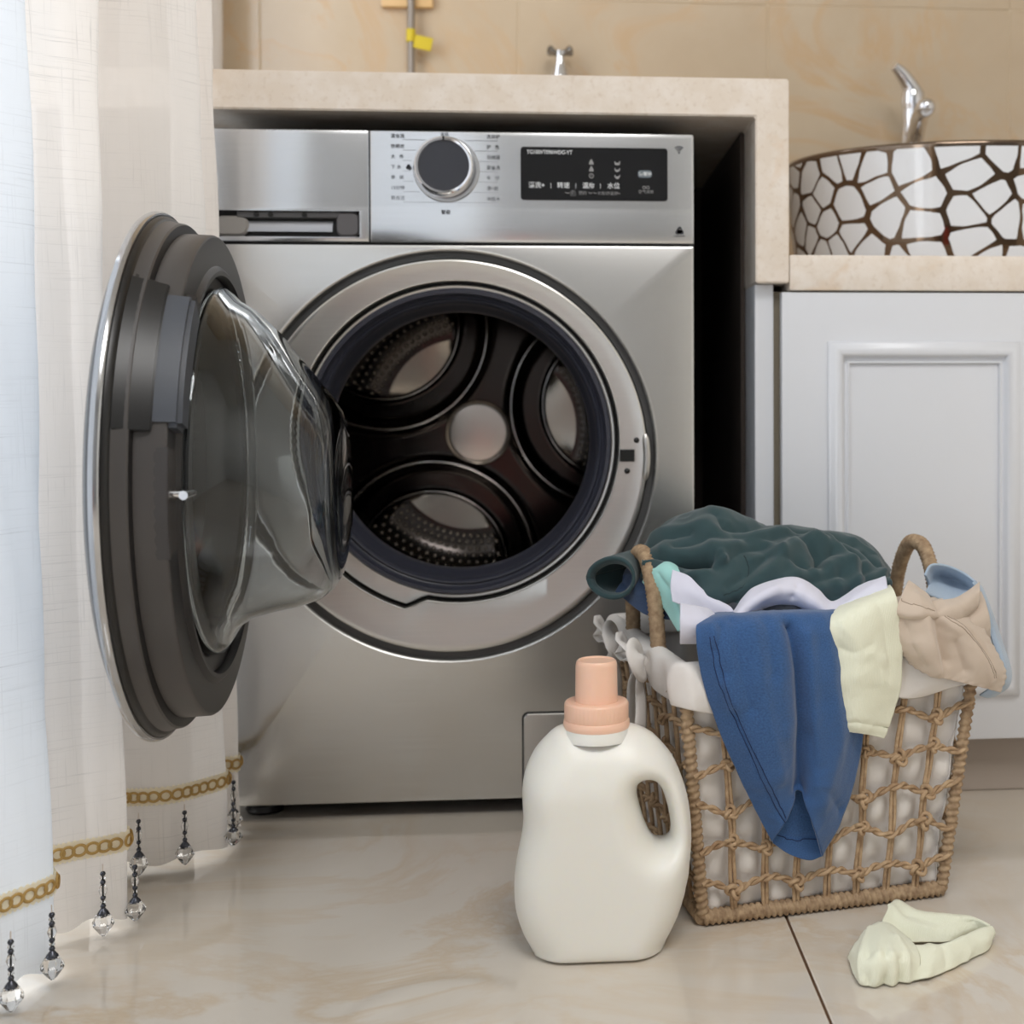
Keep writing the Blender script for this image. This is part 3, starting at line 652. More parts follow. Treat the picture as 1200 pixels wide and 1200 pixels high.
o = dsec('handle_pocket', M['black'], .2360, .2492, 12, 47, .010, .0400, bev=.001, taper=.010)
o = dsec('handle_side', M['door_dark'], .2040, .2485, 45, 48, .012, .0600, bev=.0015, taper=.026)
dsec('latch_plate', flat('latch_plate', srgb(60, 57, 56), .45), .2080, .2352, -14, 9, .030, .0530, bev=.0008)
hk = MB(); hk.add(tube_data([(.2215, .050, -.003), (.2215, .060, -.003), (.2210, .0665, -.003)], .0035, 10)); hk.add(tube_data([(.2360, .0650, -.003), (.2130, .0665, -.003), (.2000, .0660, -.0035), (.196, .0650, -.0038)], lambda t: .0038 - .0012 * t, 10))
o = hk.build('latch_hook', M['chrome']); o.parent = door
# hinge arm between door and front
hg = wp(box('hinge', -.292, -.262, -.022, .004, .405, .49, M['steel_side'], None, .003, 2))

# ------------------------------------------------------------------ curtains
def M_sheer(name, tint, through, dark=.86):
    x = NT(name); c = x.coord('UV', (1, 1, 1))
    mp = lambda s: x.coord('UV', s)
    h1 = x.noise(mp((9, 520, 1)), 1, 4, .7); h2 = x.noise(mp((420, 7, 1)), 1, 4, .7); h3 = x.noise(mp((5, 9, 1)), 1, 3)
    sl = x.math('MAXIMUM', x.ramp(h1, [(.56, (0, 0, 0, 1)), (.72, (1, 1, 1, 1))]), x.math('MULTIPLY', x.ramp(h2, [(.56, (0, 0, 0, 1)), (.72, (1, 1, 1, 1))]), .8))
    col = x.mix(x.math('MULTIPLY', sl, x.ramp(h3, [(.35, (.1, .1, .1, 1)), (.65, (.9, .9, .9, 1))])), tint, tuple(t * dark * .74 for t in tint[:3]) + (1,))
    d = x.n('ShaderNodeBsdfDiffuse'); t = x.n('ShaderNodeBsdfTranslucent'); tr = x.n('ShaderNodeBsdfTransparent'); m1 = x.n('ShaderNodeMixShader'); m2 = x.n('ShaderNodeMixShader')
    x.t.links.new(col, d.inputs[0]); x.t.links.new(col, t.inputs[0]); m1.inputs[0].default_value = through
    x.t.links.new(d.outputs[0], m1.inputs[1]); x.t.links.new(t.outputs[0], m1.inputs[2])
    m2.inputs[0].default_value = .05; x.t.links.new(m1.outputs[0], m2.inputs[1]); x.t.links.new(tr.outputs[0], m2.inputs[2]); x.t.links.new(m2.outputs[0], x.out.inputs[0]); return x.m
M['sheer'] = M_sheer('white_sheer_linen', srgb(231, 235, 240), .17)
M['sheer_warm'] = M_sheer('warm_sheer_linen', srgb(232, 226, 220), .20)
M['hem'] = M_sheer('curtain_side_hem', srgb(226, 214, 204), .22, .95)
M['lace'] = flat('gold_lace', srgb(236, 222, 188), .7)
M['lace_ring'] = flat('gold_lace_ring', srgb(188, 152, 88), .5, .2)
def M_lace(name, col):
    x = NT(name); d = x.n('ShaderNodeBsdfDiffuse'); t = x.n('ShaderNodeBsdfTranslucent'); m1 = x.n('ShaderNodeMixShader'); d.inputs[0].default_value = col; t.inputs[0].default_value = col
    m1.inputs[0].default_value = .35; x.t.links.new(d.outputs[0], m1.inputs[1]); x.t.links.new(t.outputs[0], m1.inputs[2]); x.t.links.new(m1.outputs[0], x.out.inputs[0]); return x.m
M['lace'] = M_lace('gold_lace_weave', srgb(250, 240, 214)); M['lace_ring'] = M_lace('gold_ring_thread', srgb(214, 180, 116))
M['bead_dark'] = flat('dark_bead', srgb(74, 76, 84), .25, .6)
def door_push(x_, y_, z_):
    d = math.hypot(y_ + .2997, z_ - .449); xd = -.2577 - .0697 * (y_ + .2997) - .030
    w = 1 - sm(.262, .34, d)
    return x_ if x_ < xd else x_ + (xd - x_) * w
ZB, ZT = .012, 2.28
def curtain(name, plan, label, mt, n=160, lean=-.024, hem=0, zb=ZB, group='sheer curtains'):
    root = empty(name, (plan[0][0], plan[0][1], 0)); tag(root, label, 'curtain')
    T = Matrix.Translation((-plan[0][0], -plan[0][1], 0))
    C = spline([(p[0], p[1], 0) for p in plan], n); S = [0]
    for i in range(1, n): S.append(S[-1] + float(np.hypot(*(C[i] - C[i - 1])[:2])))
    zs = [zb + (ZT - zb) * (j / 69) ** 1.25 for j in range(70)]
    rnd = random.Random(len(plan))
    def pos(i, z, off=0.0):
        i = max(0, min(n - 1, i)); i0 = int(i); fr = i - i0; i1 = min(i0 + 1, n - 1); p = C[i0] * (1 - fr) + C[i1] * fr
        t = C[min(i0 + 1, n - 1)] - C[max(i0 - 1, 0)]; t = t / np.hypot(t[0], t[1]); nx, ny = t[1], -t[0]
        wob = .004 * math.sin(z * 7 + i * .12) * min(1, z * 2) + .0015 * math.sin(z * 31 + i * .3)
        xx = p[0] + lean * min(1.3, z) / 1.1 + wob * .6 + nx * off; yy = p[1] + ny * off + wob * .3
        xx = door_push(xx, yy, z) if off == 0 else door_push(xx - nx * off, yy, z) + nx * off
        return (xx, yy, z)
    def hemwave(i): return .004 * math.sin(i * .21)
    me = grid_mesh('drape', n, 70, lambda i, j: pos(i, zs[j] + (hemwave(i) if j == 0 else 0)), False, lambda i, j: (S[i], zs[j])); me.shade_smooth()
    part(link('drape', me, mt), root, T)
    if hem:
        k = next(i for i in range(n) if S[i] > hem)
        me = grid_mesh('side_hem', k + 1, 70, lambda i, j: pos(i, zs[j], .0012), False, lambda i, j: (S[i], zs[j])); me.shade_smooth(); part(link('side_hem', me, M['hem']), root, T)
    return root, T, C, S, pos, n
def trim(cur, s0, s1, zc=.086):
    root, T, C, S, pos, n = cur
    def idx(s):
        i = int(np.searchsorted(S, s)); i = max(1, min(n - 1, i)); return i - 1 + (s - S[i - 1]) / max(S[i] - S[i - 1], 1e-9)
    m = int((s1 - s0) / .0013)
    # scalloped ribbon
    def rb(i, j):
        s = s0 + (s1 - s0) * i / m; e = .0024 * abs(math.sin(s / .0052 * PI)); z = (zc - .0080 - e, zc - .004, zc + .004, zc + .0080 + e)[j]
        return pos(idx(s), z, .0025)
    me = grid_mesh('lace_ribbon', m + 1, 4, rb); me.shade_smooth(); rbn = part(link('lace_ribbon', me, M['lace']), root, T)
    ringme = bpy.data.meshes.get('lace_ring_mesh')
    if ringme is None:
        vs = []; fs = []; A, B_ = 20, 6
        for a in range(A):
            for b in range(B_):
                r = 1 + .26 * math.cos(2 * PI * b / B_); vs.append((.0058 * r * math.cos(2 * PI * a / A), .0012 * math.sin(2 * PI * b / B_), .0052 * r * math.sin(2 * PI * a / A)))
        for a in range(A):
            for b in range(B_): fs.append((a * B_ + b, a * B_ + (b + 1) % B_, ((a + 1) % A) * B_ + (b + 1) % B_, ((a + 1) % A) * B_ + b))
        ringme = mesh('lace_ring_mesh', vs, fs); ringme.shade_smooth(); ringme.materials.append(M['lace_ring'])
    s = s0 + .006
    while s < s1 - .004:
        p = Vector(pos(idx(s), zc, .0040)); q = Vector(pos(idx(s + .002), zc, .0040)) - Vector(pos(idx(s - .002), zc, .0040))
        o = bpy.data.objects.new('lace_ring', ringme); COL.objects.link(o); o.parent = rbn
        o.matrix_local = Matrix.Translation(p) @ Matrix.Rotation(math.atan2(q.y, q.x), 4, 'Z'); s += .0108
    return idx
BEADS = None
def tassel(cur, x_, y_, ztop, zend, sc=1.0):
    """string of dark beads, clear tubes and a faceted crystal drop; hung at plan (x,y)"""
    root, T = cur[0], cur[1]
    t = empty('tassel', (x_, y_, zend)); part(t, root, T); h = ztop - zend
    def b(name, prof, m, n=10, ang=60):
        o = link(name, sharp(lathe(name, [(r * sc, z * h) for r, z in prof], n), ang), m); o.parent = t
    b('thread', [(.0006, .3), (.0006, 1.12)], M['hem'], 6)
    for zc in (.97, .84, .60, .47):
        r = .0027; hh = r * sc / h
        b('dark_bead', [(0, zc - hh), (r * .7, zc - hh * .7), (r, zc), (r * .7, zc + hh * .7), (0, zc + hh)], M['bead_dark'], 12)
    for z0, z1, r in ((.87, .94, .0028), (.63, .81, .0040), (.50, .57, .0026)):
        b('clear_bead', [(0, z0), (r * .6, z0 + .01), (r, (z0 + z1) / 2), (r * .6, z1 - .01), (0, z1)], M['crystal'], 12)
    b('bead_cap', [(.0018, .445), (.0030, .42), (.0052, .375), (.0056, .355)], M['bead_dark'], 10, 40)
    b('crystal_drop', [(.0062, .345), (.0105, .22), (.0100, .19), (.0035, .045), (.0016, .04), (.0022, .02), (0, 0)], M['crystal'], 8, 10)
curA = curtain('sheer_curtain', [(-.40, -1.62), (-.35, -1.58), (-.39, -1.52), (-.35, -1.46), (-.39, -1.40), (-.35, -1.34), (-.39, -1.28), (-.352, -1.21), (-.392, -1.15), (-.355, -1.09), (-.395, -1.03), (-.345, -.985), (-.385, -.935), (-.355, -.87), (-.40, -.82), (-.36, -.76), (-.392, -.70), (-.352, -.645), (-.395, -.59), (-.362, -.540), (-.385, -.505), (-.374, -.478), (-.3545, -.456), (-.339, -.432), (-.3275, -.408), (-.345, -.392), (-.39, -.385)], 'bluish white sheer linen curtain nearest the camera, cut by the picture edge', M['sheer'], 420)
curB = curtain('sheer_curtain', [(-.386, -.349), (-.364, -.340), (-.350, -.331), (-.333, -.320), (-.314, -.311), (-.2995, -.297), (-.318, -.270), (-.352, -.235), (-.372, -.195), (-.350, -.163), (-.322, -.160), (-.297, -.154), (-.272, -.132), (-.2525, -.103), (-.270, -.082), (-.300, -.066), (-.288, -.050), (-.270, -.0445), (-.2535, -.0385), (-.268, -.024), (-.31, -.012)], 'warm white sheer linen curtain falling behind the open machine door', M['sheer_warm'], 220, -.028, .030)
trim(curA, curA[3][290], curA[3][-1] - .03); trim(curB, .02, curB[3][-1] - .02)
for (px_, py_, zt, ze) in ((-.3400, -.4780, .066, .004), (-.3235, -.4330, .070, .010)): tassel(curA, px_ + .004, py_ - .004, zt, ze)
for (px_, py_, zt, ze) in ((-.3150, -.3240, .067, .004), (-.2960, -.290, .060, .004), (-.3300, -.1720, .067, .006), (-.2860, -.1560, .070, .010), (-.2480, -.1000, .060, .010), (-.2600, -.0500, .070, .012)): tassel(curB, px_ + .003, py_ - .008, zt, ze)
curC = curtain('sheer_curtain', [(-.50, .30), (-.455, .33), (-.485, .37), (-.44, .41), (-.47, .45), (-.405, .50), (-.43, .55)], 'shaded brownish sheer curtain hanging beyond the stone slab', M['sheer_warm'], 90, 0, 0, .93)

# ------------------------------------------------------------------ detergent bottle
bo = empty('detergent_bottle', (.172, -.385, 0)); tag(bo, 'cream plastic detergent bottle with peach screw cap and side handle', 'bottle')
px2 = lambda cx_, cz_: ((560 + cx_ / 2.927), (740 + cz_ / 2.927))
# measured outline in metres (x from the bottle centre, z above the floor)
OUT = [(-.0375,.2128),(-.0475,.2100),(-.0565,.2020),(-.0645,.1935),(-.0708,.1835),(-.0752,.1735),(-.0783,.1620),(-.0794,.1490),(-.0790,.1360),(-.0784,.1260),(-.0796,.1130),(-.0822,.1000),(-.0852,.0845),(-.0872,.0690),(-.0874,.0535),(-.0858,.0380),(-.0820,.0240),(-.0765,.0115),(-.0712,.0035),(-.0665,.0000),
       (-.040,0),(-.013,0),(.014,0),(.041,0),(.0490,.0000),(.0545,.0030),(.0620,.0160),(.0690,.0310),(.0745,.0490),(.0782,.0670),(.0803,.0850),(.0813,.1030),(.0808,.1210),(.0790,.1365),(.0755,.1520),(.0705,.1660),(.0645,.1790),(.0575,.1890),(.0485,.1990),(.0390,.2060),(.0290,.2105),(.0175,.2128),(.0,.2128),(-.02,.2128)]
HOL = [(.0318,.1575),(.0378,.1602),(.0455,.1590),(.0520,.1525),(.0565,.1415),(.0598,.1290),(.0618,.1165),(.0618,.1075),(.0590,.1015),(.0530,.0995),(.0475,.1010),(.0420,.1075),(.0375,.1175),(.0335,.1300),(.0303,.1430),(.0298,.1520)]
def closed_sample(P, n):
    Q = [np.array(p, float) for p in P]; out = []
    for k in range(len(Q)):
        a, b_, c, d = Q[k - 1], Q[k], Q[(k + 1) % len(Q)], Q[(k + 2) % len(Q)]
        for s in range(n):
            t = s / n; out.append(.5 * (2 * b_ + (c - a) * t + (2 * a - 5 * b_ + 4 * c - d) * t * t + (3 * b_ - a - 3 * c + d) * t ** 3))
    return np.array(out)
oc_, hc_ = closed_sample(OUT, 6), closed_sample(HOL, 8)
oc_[:, 1] = np.maximum(oc_[:, 1], 0)
HCn = np.array([.0455, .1300])
def by_angle(P, n):
    d = P - HCn; a = np.arctan2(d[:, 1], d[:, 0]); o = np.argsort(a); a = a[o]; r = np.hypot(d[o, 0], d[o, 1])
    th = -PI + 2 * PI * (np.arange(n) + .5) / n
    return th, np.interp(th, np.concatenate([a - 2 * PI, a, a + 2 * PI]), np.concatenate([r, r, r]))
NB, MR = 240, 30
th, ro = by_angle(oc_, NB); _, rh = by_angle(hc_, NB)
def seg_dist(p, Q):
    A = Q; B = np.roll(Q, -1, 0); d = B - A; t = np.clip(((p - A) * d).sum(1) / np.maximum((d * d).sum(1), 1e-12), 0, 1); return np.sqrt((((A + d * t[:, None]) - p) ** 2).sum(1).min())
sides_only = oc_[[i for i in range(len(oc_)) if oc_[i, 1] > .004]]
def open_dist(p, Q): return np.sqrt(((Q - p) ** 2).sum(1)).min()
vsF = []; 
for j in range(MR):
    f = .5 - .5 * math.cos(PI * j / (MR - 1))
    for i in range(NB):
        r = rh[i] + (ro[i] - rh[i]) * f; p = HCn + r * np.array([math.cos(th[i]), math.sin(th[i])])
        if j in (0, MR - 1): t = 0.0
        else:
            do = open_dist(p, sides_only); dh = seg_dist(p, hc_); dbm = max(p[1], 0)
            S_ = lambda d, w: math.sqrt(max(0, 1 - (1 - min(d / w, 1)) ** 2))
            top = 1 - .35 * sm(.15, .215, p[1])
            t = .0460 * top * S_(do, .034) * S_(dh, .026) * (.86 + .14 * S_(dbm, .016)) * S_(dbm + .0004, .003 if dbm < .003 else .003)
        vsF.append((p[0], -t, p[1]))
nV = len(vsF); vs = vsF + [(a, -b_, c) for a, b_, c in vsF]
fs = []
for j in range(MR - 1):
    for i in range(NB):
        a, b_, c, d = j * NB + i, j * NB + (i + 1) % NB, (j + 1) * NB + (i + 1) % NB, (j + 1) * NB + i
        fs.append((a, b_, c, d)); fs.append((nV + d, nV + c, nV + b_, nV + a))
me = mesh('bottle_body', vs, fs); bm = bmesh.new(); bm.from_mesh(me); bmesh.ops.remove_doubles(bm, verts=bm.verts, dist=1e-5); bmesh.ops.recalc_face_normals(bm, faces=bm.faces)
for _ in range(2): bmesh.ops.smooth_vert(bm, verts=[v for v in bm.verts if v.co.z > .006], factor=.5, use_axis_x=True, use_axis_y=True, use_axis_z=True)
bm.to_mesh(me); bm.free(); me.shade_smooth()
x = NT('cream_plastic'); x.P(Base_Color=srgb(240, 238, 230), Roughness=.36); x.p.inputs['Subsurface Weight'].default_value = .25; x.p.inputs['Subsurface Radius'].default_value = (.01, .008, .005); x.p.inputs['Subsurface Scale'].default_value = .6; M['bottle'] = x.m
link('bottle_body', me, M['bottle'], bo)
capx = -.0085
link('neck', sharp(lathe('neck', [(.034, .200), (.0330, .2070), (.0305, .2115), (.0295, .222)], 48, 'Z', (capx, 0, 0)), 60), M['bottle'], bo)
x = NT('peach_plastic'); x.P(Base_Color=srgb(249, 204, 178), Roughness=.32); x.p.inputs['Subsurface Weight'].default_value = .2; x.p.inputs['Subsurface Radius'].default_value = (.01, .005, .003); x.p.inputs['Subsurface Scale'].default_value = .5; M['peach'] = x.m
cp = link('screw_cap', sharp(lathe('screw_cap', [(.0290, .2098), (.0312, .2100), (.0318, .2130), (.0312, .2172), (.0300, .2180), (.0302, .2195), (.0302, .2325), (.0295, .2345), (.0275, .2352), (.0205, .2350), (.0198, .2358)], 144, 'Z', (capx, 0, 0), lambda r, a, j: r + (.0005 if (int(round(a / (2 * PI) * 144)) % 3 == 0 and j in (5, 6)) else 0)), 50), M['peach'], bo)
link('pour_cup', sharp(lathe('pour_cup', [(.0205, .2345), (.0203, .2370), (.0198, .2690), (.0190, .2725), (.0175, .2740), (.0160, .2738), (.0150, .2728), (0, .2726)], 64, 'Z', (capx, 0, 0)), 40), M['peach'], bo)
# ------------------------------------------------------------------ laundry basket
bk = empty('laundry_basket', (.374, -.211, 0), math.radians(11.5)); tag(bk, 'knotted jute laundry basket lined with white cloth beside the detergent bottle', 'basket')
x = NT('jute'); c = x.coord('Object'); n1 = x.noise(c, 90, 4); n2 = x.noise(c, 700, 2)
x.P(Base_Color=x.mix(x.ramp(n1, [(.3, (0, 0, 0, 1)), (.7, (1, 1, 1, 1))]), srgb(150, 120, 90), srgb(200, 172, 138)), Roughness=.85); x.bump(n2, .5, .0008); M['jute'] = x.m
x = NT('jute_wrap'); c = x.coord('Object'); n1 = x.noise(c, 140, 4); n2 = x.noise(c, 900, 2)
x.P(Base_Color=x.mix(x.ramp(n1, [(.3, (0, 0, 0, 1)), (.7, (1, 1, 1, 1))]), srgb(140, 114, 88), srgb(188, 162, 130)), Roughness=.85); x.bump(n2, .5, .0008); M['jute_wrap'] = x.m
x = NT('liner_cloth'); c = x.coord('Object'); n1 = x.noise(c, 1500, 2); n2 = x.noise(c, 30, 3)
x.P(Base_Color=x.mix(n2, srgb(226, 220, 214), srgb(238, 234, 230)), Roughness=.9); x.bump(n1, .4, .0006); M['liner'] = x.m
A0, B0, A1, B1, BH = .13, .115, .158, .14, .265
CN0 = [(-A0, -B0), (A0, -B0), (A0, B0), (-A0, B0)]; CN1 = [(-A1, -B1), (A1, -B1), (A1, B1), (-A1, B1)]
def face_pt(f, s, z, off=0.0):
    t = z / BH; a0, b0 = Vector(CN0[f]), Vector(CN0[(f + 1) % 4]); a1, b1 = Vector(CN1[f]), Vector(CN1[(f + 1) % 4])
    p = a0.lerp(b0, s).lerp(a1.lerp(b1, s), t); e = (b1 - a1).normalized(); nn = Vector((e.y, -e.x)); p = p + nn * off
    return Vector((p.x, p.y, z))
def wrap(name, path, r, amp=.16, pitch=.0065, sides=10, parent=bk, m=None):
    return MB().add(tube_data(path, r, sides, 2 * PI / pitch, amp)).build(name, m or M['jute_wrap'], parent, 80)
def dense(a, b, step=.0016): n_ = max(2, int((Vector(b) - Vector(a)).length / step)); return [Vector(a).lerp(Vector(b), k / n_) for k in range(n_ + 1)]
for f in range(4):
    wrap('base_rim', dense(face_pt(f, 0, .0085), face_pt(f, 1, .0085)), .0075)
    wrap('top_rim', dense(face_pt(f, 0, .2585), face_pt(f, 1, .2585)), .0070)
    wrap('corner_post', dense(face_pt(f, 0, .010), face_pt(f, 0, .2585)), .0060, .18, .0075)
box('basket_floor', -A0 + .004, A0 - .004, -B0 + .004, B0 - .004, .004, .009, M['jute_wrap'], bk)
NVERT = [8, 7, 8, 7]; ROWS = [.040, .080, .120, .160, .200, .238]
kvs = []
for k in range(49):
    t = 2 * PI * k / 48; kvs.append(((math.sin(t) + 2 * math.sin(2 * t)) * .0026, -math.sin(3 * t) * .0026, (math.cos(t) - 2 * math.cos(2 * t)) * .0026))
kme = mesh('knot_mesh', *tube_data(kvs, .0022, 7, cap=False)); kme.shade_smooth(); kme.materials.append(M['jute'])
rk = random.Random(5)
for f in range(4):
    nv_ = NVERT[f]
    for k in range(1, nv_):
        s = k / nv_; ph = rk.random() * 6; mb = MB()
        for sg in (-1, 1):
            mb.add(tube_data([face_pt(f, s + .004 * math.sin(z * 40 + ph), z, .0015) + (face_pt(f, 1, z) - face_pt(f, 0, z)).normalized() * sg * (.0019 + .0006 * math.sin(z * 90 + ph + sg)) for z in [.010 + .246 * q / 30 for q in range(31)]], .0021, 6, 900, .12))
        mb.build('upright_cord', M['jute'], bk, 80)
    for ri, z0 in enumerate(ROWS):
        mb = MB(); n_ = 16 * nv_
        base = []
        for q in range(n_ + 1):
            s = q / n_; wv = .0050 * math.cos(PI * s * nv_ + (PI if ri % 2 else 0)) + .0015 * math.sin(s * 23 + ri)
            base.append(face_pt(f, s, z0 + wv, .0030 + .0022 * math.cos(2 * PI * s * nv_)))
        for sg in (0, PI):
            path = []
            for q, p in enumerate(base):
                an = q * .55 + sg; e = (face_pt(f, 1, z0) - face_pt(f, 0, z0)).normalized(); nn = Vector((e.y, -e.x, 0))
                path.append(p + nn * (.0019 * math.cos(an)) + Vector((0, 0, .0021 * math.sin(an))))
            mb.add(tube_data(path, .0021, 6))
        mb.build('cross_cord', M['jute'], bk, 80)
        for k in range(1, nv_):
            if (k + ri) % 2 and rk.random() < .35 or (k % 2): 
                s = k / nv_; p = face_pt(f, s, z0 + .0050 * math.cos(PI * k + (PI if ri % 2 else 0)), .0050)
                o = bpy.data.objects.new('knot', kme); COL.objects.link(o); o.parent = bk; o.location = p; o.rotation_euler = (rk.uniform(-.3, .3), rk.uniform(0, 6), f * PI / 2); sc_ = rk.uniform(.85, 1.15); o.scale = (sc_, sc_, sc_)
# handles on the two short sides
def arch(sx):
    pts = [(sx * A1, -.052, .235), (sx * A1, -.051, .27), (sx * (A1 + .002), -.043, .318), (sx * (A1 + .003), -.022, .350), (sx * (A1 + .003), 0, .357), (sx * (A1 + .003), .022, .350), (sx * (A1 + .002), .043, .318), (sx * A1, .051, .27), (sx * A1, .052, .235)]
    return [Vector(p) for p in spline(pts, 170)]
wrap('handle', arch(-1), .0082, .10, .0045, 12); wrap('handle', arch(1), .0082, .10, .0045, 12)
# cloth liner: inner bag bulging through the net, folded over the rim
def perim(q, n_, z, off):
    f = int(q * 4 / n_) % 4; s = q * 4 / n_ - int(q * 4 / n_); return f, s, face_pt(f, s, z, off)
NP = 256; zs_ = [.011, .012] + [.012 + .246 * k / 36 for k in range(1, 37)]
def lin(i, j):
    z = zs_[j]; f, s, _ = perim(i, NP, z, 0); b = abs(math.sin(PI * s * NVERT[f])) ** .7 * abs(math.sin(PI * (z - .0) / .04)) ** .7
    lump = .003 * math.sin(i * .31 + z * 60) + .002 * math.sin(i * .83 - z * 41)
    return perim(i, NP, z, -.0105 + .0062 * b + lump * .6 - (.004 if j == 0 else 0))[2]
me = grid_mesh('liner_bag', NP, len(zs_), lin, True); me.shade_smooth(); link('liner_bag', me, M['liner'], bk)
def lip(i, j):
    f, s, _ = perim(i, NP, .26, 0); wv = .5 + .5 * math.sin(i * .22) * math.sin(i * .071 + 1)
    dz = .030 + .016 * wv
    if f in (1, 3) and abs(s - .5) < .26: dz *= .35 + .65 * sm(.12, .26, abs(s - .5))
    prof = [(.244, -.012), (.262, -.011), (.2685, -.003), (.2675, .006), (.262, .0105), (.262 - dz * .35, .0125 + .003 * math.sin(i * .5)), (.262 - dz * .7, .0120 + .004 * math.sin(i * .37 + 1)), (.262 - dz, .0115 + .005 * math.sin(i * .29 + 2))]
    z, off = prof[j]; return face_pt(f, s, min(z, BH + .004), off)
me = grid_mesh('liner_cuff', NP, 8, lip, True); me.shade_smooth(); o = link('liner_cuff', me, M['liner'], bk)
md = o.modifiers.new('thickness', 'SOLIDIFY'); md.thickness = .0016; md.offset = 0; md = o.modifiers.new('soft', 'SUBSURF'); md.levels = 1; md.render_levels = 1
def strip(name, pts, wdt, up, m, parent, n=20, thick=.0012, curl=.25):
    P_ = spline(pts, n); Ws = [wdt * (1 if not callable(wdt) else 1) if not callable(wdt) else wdt(k / (n - 1)) for k in range(n)]
    def fn(i, j):
        p = Vector(P_[j]); t = (Vector(P_[min(j + 1, n - 1)]) - Vector(P_[max(j - 1, 0)])).normalized(); sd = t.cross(Vector(up)).normalized(); q = (i / 4 - .5)
        nrm = sd.cross(t); return p + sd * (q * Ws[j]) + nrm * (-curl * Ws[j] * 4 * q * q * .25)
    me = grid_mesh(name, 5, n, fn); me.shade_smooth(); o = link(name, me, m, parent); md = o.modifiers.new('thickness', 'SOLIDIFY'); md.thickness = thick; md.offset = 0
    return o
for vy, drop, sz in ((.058, .062, 1.25), (-.045, .060, 1.25)):       # bows tied under the left handle feet (the left face looks along -X)
    xf = -A1 - .016; zf = .250
    bowp = MB(); b0 = Vector((xf, vy, zf))
    kn_ = link('tie_bow', sharp(lathe('tie_bow', [(0, -.007), (.005, -.006), (.0075, 0), (.005, .006), (0, .007)], 12, 'Z', tuple(b0)), 60), M['liner'], bk)
    def rel(l): return [b0 + Vector(p) * sz for p in l]
    strip('bow_loop', rel([(0, 0, 0), (-.006, .016, .010), (-.010, .030, .012), (-.006, .036, .003), (-.002, .026, -.006), (.0, .0, 0)]), lambda t: .014 + .010 * math.sin(PI * t), (.45, -.85, .25), M['liner'], kn_)
    strip('bow_loop', rel([(0, 0, 0), (-.006, -.012, .012), (-.012, -.024, .016), (-.010, -.030, .006), (-.004, -.020, -.004), (0, 0, 0)]), lambda t: .014 + .010 * math.sin(PI * t), (.45, -.85, .25), M['liner'], kn_)
    strip('bow_tail', rel([(0, 0, 0), (-.004, .010, -.018), (-.003, .014, -.040), (-.005, .012, -drop)]), lambda t: .012 + .008 * t, (.4, -.9, 0), M['liner'], kn_, 14)
    strip('bow_tail', rel([(0, 0, 0), (-.004, -.012, -.016), (-.004, -.016, -.034), (-.006, -.022, -drop * .8)]), lambda t: .012 + .009 * t, (.6, -.8, 0), M['liner'], kn_, 14)

